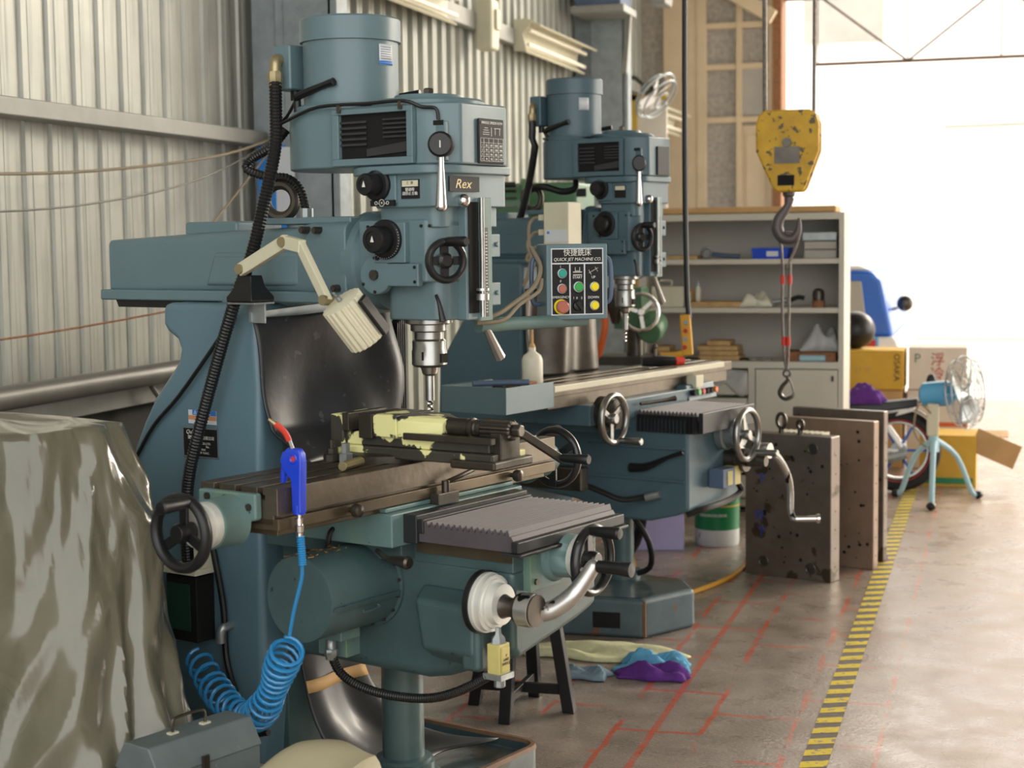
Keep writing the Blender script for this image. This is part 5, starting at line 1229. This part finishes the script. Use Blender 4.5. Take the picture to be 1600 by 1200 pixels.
G.part('spring_guard', MB().lathe((gx, -.020, .845), (0, -.06, -1), [(k * .0025, .0095 if k % 2 else .0075) for k in range(26)], n=14), 'hose_blue')
pts = [(gx, -.022, .79), (gx + .005, -.015, .75), (.055, .01, .68), (.06, .03, .62)]
r_ = random.Random(6)
path = [Vector(p) for p in ((.065, .04, .585), (.09, .09, .53), (.12, .14, .47), (.15, .20, .41), (.19, .28, .365), (.23, .38, .36), (.28, .49, .38), (.33, .60, .43))]
coil = []
segs = 7; turns = 24; per = 14
for k in range(turns * per + 1):
    s = k / (turns * per) * segs; i = min(int(s), segs - 1); f_ = s - i
    a, b_, c_, d_ = path[max(0, i - 1)], path[i], path[i + 1], path[min(segs, i + 2)]
    p = .5 * ((2 * b_) + (c_ - a) * f_ + (2 * a - 5 * b_ + 4 * c_ - d_) * f_ ** 2 + (3 * b_ - a - 3 * c_ + d_) * f_ ** 3)
    tg = ((c_ - b_)).normalized(); u_ = tg.orthogonal().normalized(); u_ = (Vector((0, 0, 1)) - tg * tg.z).normalized() if abs(tg.z) < .95 else u_
    q_ = tg.cross(u_); an = 2 * PI * k / per
    R_ = .033 + .004 * math.sin(k * .05)
    coil.append(p + (u_ * math.cos(an) + q_ * math.sin(an)) * R_)
o_ = Vector((.2, .3, .35))
single('coiled_air_hose', 'bright blue coiled air hose hanging below the blow gun', 'hose', F1, (.06, .02, .6), MB().tube([Vector(p) for p in pts], .0045, smooth=6).tube(coil, .0048, n=7, smooth=0), 'hose_blue')

# ======================= far machine
B = Thing('milling_machine', 'second teal milling machine behind, with silver handwheels and a side tray', 'milling machine', F2, (0, .3, 0),
          pre=None)
def remap(p): return Vector((p[0] - .6 - .0, p[1] - .054 + (.02 if p[2] > 1.79 else 0), 1.475 + (p[2] - 1.27) * 1.16))
B.pre = remap
head(B, False)
B.part('motor_conduit', MB().tube([(.473, .42, 1.87), (.47, .42, 1.80), (.50, .47, 1.66), (.53, .54, 1.52), (.55, .60, 1.44)], .016, n=10), 'black_hose')
B.part('ram_conduit', MB().tube([(.60, .30, 1.64), (.59, .30, 1.61), (.58, .36, 1.60), (.56, .45, 1.62), (.55, .52, 1.60), (.55, .54, 1.53)], .013), 'black_hose')
B.part('indicator_box', MB().box(.44, .48, .19, .25, 1.42, 1.53).lathe((.44, .22, 1.47), (-1, 0, 0), [(0, .014), (.01, .014), (.012, .01)]), 'black_plastic', bevel=.003)
B.part('indicator_knob', MB().lathe((.43, .22, 1.47), (-1, 0, 0), [(0, .016), (.012, .015), (.013, 0)]), 'btn_orange')
B.pre = lambda p: Vector(p)
b = B.part('base', MB().prism([(-.30, -.26), (.0, -.335), (.16, -.2), (.16, .95), (-.40, .95), (-.42, .08)], 'z', 0, .165), 'base_worn', bevel=.02)
B.part('base_top', MB().prism([(-.28, -.24), (.0, -.31), (.14, -.18), (.14, .93), (-.38, .93), (-.40, .09)], 'z', .165, .168), 'base_pan', parent=b)
B.part('base_slot', MB().obox((-.352, -.11, .075), (.115, .012, .065), (-.12, .34, 0)), 'void', parent=b)
B.part('worn_edge', MB().box(-.304, -.296, -.268, -.255, .01, .16), 'edge_rust', parent=b)
B.part('column', MB().prism([(.42, .165), (.40, 1.0), (.40, 1.55), (.72, 1.55), (.72, 1.46), (.66, 1.4), (.86, 1.1), (.90, .165)], 'x', -.2, .22), 'teal2', bevel=.02)
B.part('way_cover', MB().grid(40, 20, lambda u, v: Vector((-.26 + .5 * u, .34 - .05 * v - .05 * math.sin(u * PI) + .03 * math.sin(u * 11 + v * 2), 1.44 - .38 * v))), 'dark_steel', solid=.004)
tb = B.part('table', MB().prism([(-.1, 1.035), (-.1, 1.075), (-.06, 1.075), (-.06, 1.06), (-.045, 1.06), (-.045, 1.075), (.02, 1.075), (.02, 1.06), (.035, 1.06), (.035, 1.075), (.10, 1.075), (.1, 1.06), (.115, 1.06), (.115, 1.075), (.17, 1.075), (.17, 1.035)], 'x', -.76, .80)
            .box(-.74, .78, -.085, .15, .985, 1.035), 'table_steel', bevel=.002)
B.part('front_strip', MB().box(-.75, .68, -.125, -.1, 1.055, 1.08), 'cream_paint', parent=tb, bevel=.003)
B.part('end_tray', MB().box(-1.09, -.765, -.13, -.118, 1.0, 1.10).box(-1.09, -.765, .16, .172, 1.0, 1.10).box(-1.09, -1.078, -.118, .16, 1.0, 1.10).box(-1.078, -.765, -.118, .16, 1.0, 1.015), 'teal', parent=tb, bevel=.002)
B.part('table_stop', MB().box(.36, .43, -.15, -.1, .985, 1.04).cyl((.39, -.13, .985), (.39, -.13, .95), .02), 'cream_paint', parent=tb, bevel=.003)
sd = B.part('saddle', MB().box(-.52, .40, -.14, .28, .90, .985).box(-.40, .36, -.12, .28, .86, .90), 'teal2', bevel=.005)
pb = B.part('panel_box', MB().loft([[(.30, -.15, .93), (.56, -.15, .93), (.56, -.05, .93), (.30, -.05, .93)], [(.30, -.13, 1.0), (.56, -.13, 1.0), (.56, -.05, 1.0), (.30, -.05, 1.0)]]), 'teal2', bevel=.004)
for k, mm in enumerate(('void', 'btn_green', 'ink_red', 'void', 'void', 'btn_orange')):
    B.part('button', MB().cyl((.33 + k * .04, -.14, .965), (.33 + k * .04, -.165, .967), .013), mm, parent=pb)
kn = B.part('knee', MB().prism([(-.385, .91), (-.385, .525), (-.33, .50), (-.20, .466), (-.05, .465), (.16, .53), (.42, .56), (.42, .91)], 'x', -.15, .32), 'teal2', bevel=.015)
B.part('knee_ledge', MB().box(-.158, -.15, -.37, .1, .775, .785).box(-.158, -.15, -.37, .1, .64, .65), 'teal2', parent=kn, bevel=.002)
B.part('elevating_screw', MB().cyl((0.05, .05, .168), (.05, .05, .50), .05).cyl((.05, .05, .168), (.05, .05, .2), .08), 'teal_low')
pts = []
for k in range(16):
    y = -.15 - k * .0175; pts += [(y, .934), (y - .005, .935), (y - .0095, .918), (y - .0135, .918)]
bw = B.part('bellows', MB().prism([(-.13, .92)] + pts + [(-.44, .93), (-.44, .90), (-.13, .90)], 'x', -.14, .30), 'bellows', ang=20)
pts = []
for k in range(16):
    y = -.15 - k * .0175; pts += [(-.165, y), (-.145, y - .0087)]
B.part('bellows_side', MB().prism(pts + [(-.13, -.43), (-.13, -.15)], 'z', .845, .918), 'bellows_dark', parent=bw, ang=20)
B.part('bellows_front', MB().box(-.16, .31, -.46, -.44, .85, .935), 'bellows_dark', parent=bw, bevel=.003)
cf = B.part('crossfeed_housing', MB().lathe((.14, -.39, .825), (0, -1, 0), [(0, .075), (.03, .075), (.035, .065), (.075, .065), (.076, .055), (.1, .055)]), 'galv')
handwheel(B, 'crossfeed_handwheel', (.14, -.51, .82), (0, -1, 0), .105, 100, 'steel', 'steel', .11, r=.012, gang=-50)
B.part('dial_housing', MB().lathe((-.42, -.13, .945), (0, -1, 0), [(0, .07), (.04, .07), (.045, .06), (.08, .06)]), 'dark_steel')
handwheel(B, 'saddle_handwheel', (-.50, -.24, .935), (0, -1, 0), .095, 30, 'steel', 'steel', .11, r=.012, gang=-70)
B.part('saddle_lever', MB().tube([(-.15, -.16, .96), (-.02, -.2, .965), (.04, -.22, .97)], .008, rs=[.007, .008, .012]), 'dark_steel')
kc = B.part('crank_shaft', MB().lathe((.22, -.36, .70), (0, -1, 0), [(0, .06), (.08, .06), (.085, .05), (.11, .05), (.111, .028), (.16, .028), (.2, .022)]), 'dark_steel')
B.part('knee_crank', MB().lathe((.30, -.50, .735), (0, -1, 0), [(0, .034), (.04, .034)]).tube([(.30, -.52, .73), (.40, -.52, .70), (.50, -.52, .62), (.545, -.52, .54), (.55, -.52, .44), (.56, -.53, .40)], .015, rs=[.02, .018, .016, .015, .014, .014], n=10), 'cast_silver')
B.part('grip', MB().lathe((.56, -.53, .40), (0.6, -.8, 0), [(0, .009), (.01, .014), (.1, .014), (.102, .022), (.115, .022), (.116, 0)]), 'chrome')
lsw = B.part('limit_switch', MB().box(.02, .13, -.46, -.39, .60, .68), 'hopper_blue', bevel=.004)
B.part('switch_cover', MB().box(.13, .20, -.45, -.40, .60, .68).box(.055, .10, -.464, -.46, .61, .67), 'limit_yellow', parent=lsw, bevel=.003)
B.part('switch_hose', MB().tube([(.2, -.43, .61), (.24, -.43, .56), (.12, -.42, .53), (-.05, -.4, .52), (-.1, -.35, .50)], .014), 'black_hose')
B.part('side_hose', MB().tube([(-.42, .0, .66), (-.30, -.06, .60), (-.24, -.12, .565), (-.19, -.18, .57), (-.18, -.22, .58)], .012), 'black_hose')
B.part('side_fitting', MB().cyl((-.18, -.20, .572), (-.165, -.26, .588), .018), 'galv')
B.part('loose_lever', MB().tube([(-.165, -.12, .69), (-.17, -.2, .70), (-.17, -.30, .745), (-.165, -.37, .77)], .008, rs=[.02, .016, .008, .010]), 'black_plastic')
B.part('left_cover', MB().box(-.46, -.40, -.06, .25, .62, .72), 'dark_steel', bevel=.01)
# cream readout body with plugs, on the ram side
rb = B.part('readout_box', MB().obox((-.46, .02, 1.68), (.10, .12, .24), (1, 0, 0)), 'cream_paint', bevel=.005)
B.part('sticker', MB().box(-.5115, -.51, -.035, .07, 1.64, 1.69), 'label_white', parent=rb)
B.part('blue_mark', MB().box(-.512, -.5115, .05, .062, 1.673, 1.683), 'label_blue', parent=rb)
B.part('readout_bracket', MB().box(-.42, -.12, .0, .05, 1.59, 1.63), 'dark_steel', parent=rb)
for k, z in enumerate((1.74, 1.68, 1.62)):
    B.part('plug', MB().box(-.48, -.45, .08, .125, z - .012, z + .012), 'cream_paint', parent=rb, bevel=.002)
    B.part('plug_cable', MB().tube([(-.465, .125, z), (-.465, .16, z - .005), (-.47, .18 + .006 * k, z - .05), (-.46, .18 - .01 * k, 1.55), (-.45, .22, 1.46)], .007), 'cord_tan', parent=rb)
B.part('hose_bundle', MB().tube([(-.22, .27, 1.43), (-.25, .22, 1.44), (-.28, .18, 1.46)], .03), 'galv')
B.part('floor_hose', MB().tube([(.10, .0, .47), (.22, .05, .40), (.24, .12, .25), (.12, .2, .18)], .024, n=10), 'black_hose')
B.part('floor_hose', MB().tube([(-.05, -.05, .48), (.02, -.1, .34), (.06, -.08, .22), (.04, .02, .18)], .013, n=10), 'black_hose')
# things about the far machine
bt = Thing('oil_bottle', 'cream plastic oil bottle with a long spout on the far mill table', 'bottle', F2, (-.70, -.02, 1.075))
bx, by = -.69, .02
bt.part('body', MB().lathe((bx, by, 1.0755), (0, 0, 1), [(0, .040), (.004, .042), (.10, .042), (.118, .035), (.13, .018), (.135, .014), (.15, .014)]), 'white_plastic')
bt.part('spout', MB().lathe((bx, by, 1.222), (0, 0, 1), [(0, .014), (.012, .012), (.02, .006), (.12, .004)]), 'wood')
single('wood_block', 'small reddish wooden block in the far mill side tray', 'block', F2, (-.9, .0, 1.015), MB().box(-.93, -.82, -.09, -.03, 1.016, 1.105), 'brick', bevel=.002)
single('round_bar', 'grey round bar lying across the far mill side tray', 'bar', F2, (-1.0, .05, 1.10), MB().cyl((-1.08, .03, 1.111), (-.93, -.125, 1.111), .011), 'hopper_blue')
gr = Thing('pneumatic_tool', 'black hand tool with a red collar lying on the far mill table', 'tool', F2, (.3, .0, 1.075))
gr.part('body', MB().tube([(.24, .06, 1.104), (.30, .0, 1.104), (.36, -.04, 1.104)], .024, rs=[.02, .026, .02]), 'black_plastic')
gr.part('collar', MB().cyl((.36, -.04, 1.10), (.40, -.06, 1.10), .02), 'red')
gr.part('stem', MB().cyl((.29, .02, 1.12), (.29, .02, 1.17), .008).ball((.29, .02, 1.17), .012), 'dark_steel')
# ---- third machine glimpsed behind: green motor and beam
N_ = Thing('drilling_machine', 'dark green machine with a finned motor behind the near mill head', 'machine', W, (-2.75, 9.6, 0))
N_.part('column', MB().box(-3.0, -2.6, 9.5, 9.95, 0, 1.55), 'green_paint', bevel=.02)
N_.part('arm', MB().box(-2.98, -2.12, 9.5, 9.85, 1.55, 1.76), 'green_paint', bevel=.02)
N_.part('arm_block', MB().box(-2.85, -2.42, 9.45, 9.9, 1.70, 1.99), 'green_paint', bevel=.02)
N_.part('motor', MB().lathe((-2.62, 9.1, 1.84), (-1, -.35, 0), [(0, .16), (.04, .165), (.05, .13), (.22, .13), (.23, .12), (.27, .12), (.28, .0)]), 'green_paint')
m = MB()
for k in range(18):
    a = 2 * PI * k / 18; q = Vector((.33 * math.cos(a), -.94 * math.cos(a), math.sin(a))); c0 = Vector((-2.76, 9.05, 1.84))
    m.obox(c0 + q * .135, (.15, .008, .02), (-1, -.35, 0), q)
N_.part('cooling_fins', m, 'dark_steel')
N_.part('dark_plate', MB().box(-2.42, -2.36, 9.44, 9.45, 1.9, 1.95), 'label_black')
# cluster of chrome handwheel and green motor right of the far mill chuck
H_ = Thing('grinding_machine', 'small green machine with a chrome handwheel left of the cabinet', 'machine', W, (-1.95, 8.9, 0))
H_.part('stand', MB().cyl((-1.96, 8.95, 0), (-1.96, 8.95, 1.15), .05).cyl((-1.96, 8.95, 0), (-1.96, 8.95, .03), .2), 'dark_steel')
H_.part('body', MB().box(-2.06, -1.9, 8.85, 9.05, 1.15, 1.38).lathe((-1.84, 8.9, 1.18), (0, -1, -.3), [(-.05, .05), (0, .075), (.12, .075), (.15, .06)]), 'green_paint', bevel=.008)
H_.part('chuck', MB().lathe((-2.05, 8.85, 1.38), (0, 0, -1), [(0, .05), (.06, .06), (.12, .045), (.2, .02)]), 'dark_steel')
handwheel(H_, 'handwheel', (-1.88, 8.72, 1.25), (.5, -1, .1), .10, 40, 'chrome', 'chrome', .06, r=.011, gang=200)
H_.part('orange_hose', MB().tube([(-2.12, 8.85, 1.3), (-2.1, 8.8, 1.15), (-2.16, 8.82, .95)], .02).tube([(-2.2, 8.85, 1.2), (-2.24, 8.82, 1.0), (-2.2, 8.8, .9)], .014), 'cable_orange')
H_.part('lever', MB().tube([(-1.95, 8.8, 1.42), (-1.86, 8.8, 1.46), (-1.82, 8.8, 1.54), (-1.88, 8.8, 1.6)], .009), 'chrome')
H_.part('lamp_cup', MB().lathe((-1.93, 8.8, 1.60), (.6, -.3, -.5), [(0, .02), (.03, .05), (.08, .05)]), 'fan_pale')
H_.part('table', MB().box(-2.15, -1.8, 8.8, 9.1, .95, 1.0), 'dark_steel', bevel=.005)

# ------------------------------------------------------------------ stool, rags, covered machine, tool box
st = Thing('stool', 'low black wooden stool with crossed rails beneath the near mill knee', 'stool', W, (-1.6, 5.35, 0))
foot = [(-1.607, 5.232), (-1.427, 5.411), (-1.60, 5.58), (-1.781, 5.427)]
top_ = [(-1.60, 5.31), (-1.50, 5.41), (-1.60, 5.50), (-1.70, 5.42)]
st.part('seat', MB().prism([(-1.60, 5.22), (-1.41, 5.41), (-1.60, 5.59), (-1.79, 5.41)], 'z', .46, .49), 'stool_black', bevel=.006)
for (a, b), (c_, d_) in zip(foot, top_):
    m = MB(); s = .021
    m.loft([[(a - s, b - s, 0), (a + s, b - s, 0), (a + s, b + s, 0), (a - s, b + s, 0)], [(c_ - s, d_ - s, .46), (c_ + s, d_ - s, .46), (c_ + s, d_ + s, .46), (c_ - s, d_ + s, .46)]])
    st.part('leg', m, 'stool_black', bevel=.003)
st.part('cross_rail', MB().obox((-1.60, 5.41, .08), (.33, .02, .035), (1, .02, 0)), 'stool_black', bevel=.002)
st.part('cross_rail', MB().obox((-1.60, 5.41, .08), (.33, .02, .033), (0, 1, 0)), 'stool_black', bevel=.002)
single('yellow_towel', 'long pale yellow rag spread on the floor in front of the far mill base', 'rag', W, (-1.45, 6.3, 0), crumple((-1.50, 6.22, 0), .30, .12, .045, 31, 40, 20), 'cloth_yellow', solid=.006)
single('blue_rag', 'light blue rag lying against the yellow one', 'rag', W, (-1.25, 6.03, 0), crumple((-1.26, 6.06, .0), .13, .07, .075, 33), 'cloth_blue', solid=.006)
single('purple_rag', 'large purple rag in front of the light blue rag on the floor', 'rag', W, (-1.25, 5.9, 0), crumple((-1.24, 5.93, 0), .13, .06, .06, 35), 'cloth_purple', solid=.006)
single('grey_rag', 'small grey blue rag on the floor right of the stool', 'rag', W, (-1.5, 5.85, 0), crumple((-1.49, 5.87, 0), .09, .05, .045, 37), 'cloth_grey', solid=.006)

cm = Thing('covered_machine', 'machine under a clear plastic sheet at the left edge', 'covered machine', F1, (-.02, 1.0, -.18))
def cov(u, v):
    a = 2 * PI * u
    ca, sa = math.cos(a), math.sin(a)
    k = (abs(ca) ** 3 + abs(sa) ** 3) ** (-1 / 3)
    s = v ** .8
    top = .13 * k; bot = .33 * k
    amp = .012 + .045 * s
    q0 = Vector((ca * 1.6 + v * 1.3, sa * 2.4 - v * 1.1, v * 1.4))
    rg = 1 - 2 * abs(noise.noise(q0)) * 1.6
    r2 = 1 - 2 * abs(noise.noise(q0 * 2.3 + Vector((3, 1, 7)))) * 1.6
    fold = amp * (.9 * rg + .45 * r2 + .5 * math.sin(5 * a + 4. * s + .5)) + .006 * noise.noise(q0 * 9)
    rx2 = (.20 + .12 * s) * k + fold
    ry2 = (.49 + .33 * s * (1 if sa < 0 else .5)) * k + fold
    z = 1.04 - .02 * math.sin(a) * (1 - s) - 1.215 * v
    lean = 0.0
    return Vector((min(.31, -.08 + rx2 * ca), max(.275 + .004 * math.sin(40 * ca), 1.0 + ry2 * sa), z))
m = MB().grid(220, 90, cov)
def capf(u, v):
    p = cov(u, 0); c0 = Vector((-.08, 1.0, 1.05)); q = c0.lerp(p, v); q.z = p.z * v + 1.07 * (1 - v) + .015 * math.sin(9 * u * PI + 4 * v) * v * (1 - v) * 2; return q
m.grid(220, 10, capf)
cm.part('plastic_sheet', m, 'plastic_film', solid=.003, ang=60)
cm.part('body', MB().box(-.17, .07, .80, 1.28, -.18, .62).box(-.14, .06, .86, 1.2, .6, .92), 'dirty_green', bevel=.02)
cm.part('hose', MB().torus((-.2, .70, .42), (1, .4, .1), .07, .012).tube([(-.2, .80, .46), (-.2, .74, .50), (-.18, .70, .44), (-.17, .66, .40)], .012), 'cream_paint')

tn = Thing('canvas_bundle', 'tan canvas wrapped bundle under the tool box at the bottom edge', 'bundle', F1, (-.1, 0, -.18))
def canv(u, v):
    x = -.36 + .50 * u; y = -.24 + .50 * v
    e = min(1, 9 * min(u, 1 - u)) * min(1, 12 * min(v, 1 - v)); e = max(0, e) ** .5
    z = -.175 + e * (.482 + max(0, min(1, (.05 - y) * 12)) * (.07 + .02 * math.sin(9 * u + 3 * v) + .012 * math.sin(14 * v + u * 4)))
    if e >= .999 and .18 < v < .9 : pass
    return Vector((x, y, z))
tn.part('canvas', MB().grid(40, 50, canv), 'canvas_tan', solid=.004)
tn.part('core', MB().box(-.32, .10, -.32, .32, -.18, .25), 'card')
tx = Thing('tool_box', 'dented blue grey steel tool box with a wire handle at the bottom edge', 'tool box', F1, (-.13, .155, .318))
ta = Vector((1, -.04, 0)).normalized()            # long direction, away to the right
tc_ = Vector((-.12, .16, .312)); tp = Vector((ta.y, -ta.x, 0))
def tq(a, b, c_): return tc_ + ta * a + tp * b + Vector((0, 0, c_))
hl, hw_ = .145, .07
def tring(a): return [tq(a, -hw_, .07), tq(a, -hw_ * .55, .125), tq(a, hw_ * .55, .125), tq(a, hw_, .07), tq(a, hw_, .065), tq(a, -hw_, .065)]
def bring(a): return [tq(a, -hw_ + .003, 0), tq(a, -hw_ + .003, .068), tq(a, hw_ - .003, .068), tq(a, hw_ - .003, 0)]
tx.part('body', MB().loft([bring(-hl + .003), bring(hl - .003)]), 'tool_teal', bevel=.003)
ld = tx.part('lid', MB().loft([tring(-hl), tring(hl)]), 'tool_teal', bevel=.004)
tx.part('handle', MB().tube([tq(-.045, 0, .125), tq(-.045, .0, .15), tq(-.03, .0, .158), tq(.03, .0, .158), tq(.045, .0, .15), tq(.045, .0, .125)], .0035), 'dark_steel', parent=ld)
tx.part('handle_lug', MB().obox(tq(-.045, 0, .127), (.022, .014, .004), ta), 'cream_paint', parent=ld)
tx.part('handle_lug', MB().obox(tq(.045, 0, .127), (.022, .014, .004), ta), 'cream_paint', parent=ld)
tx.part('latch', MB().obox(tq(-.02, -hw_ - .003, .06), (.018, .006, .05), ta), 'dark_steel', bevel=.001)
tx.part('latch', MB().obox(tq(-.02, hw_ + .003, .06), (.018, .006, .05), ta), 'dark_steel', bevel=.001)
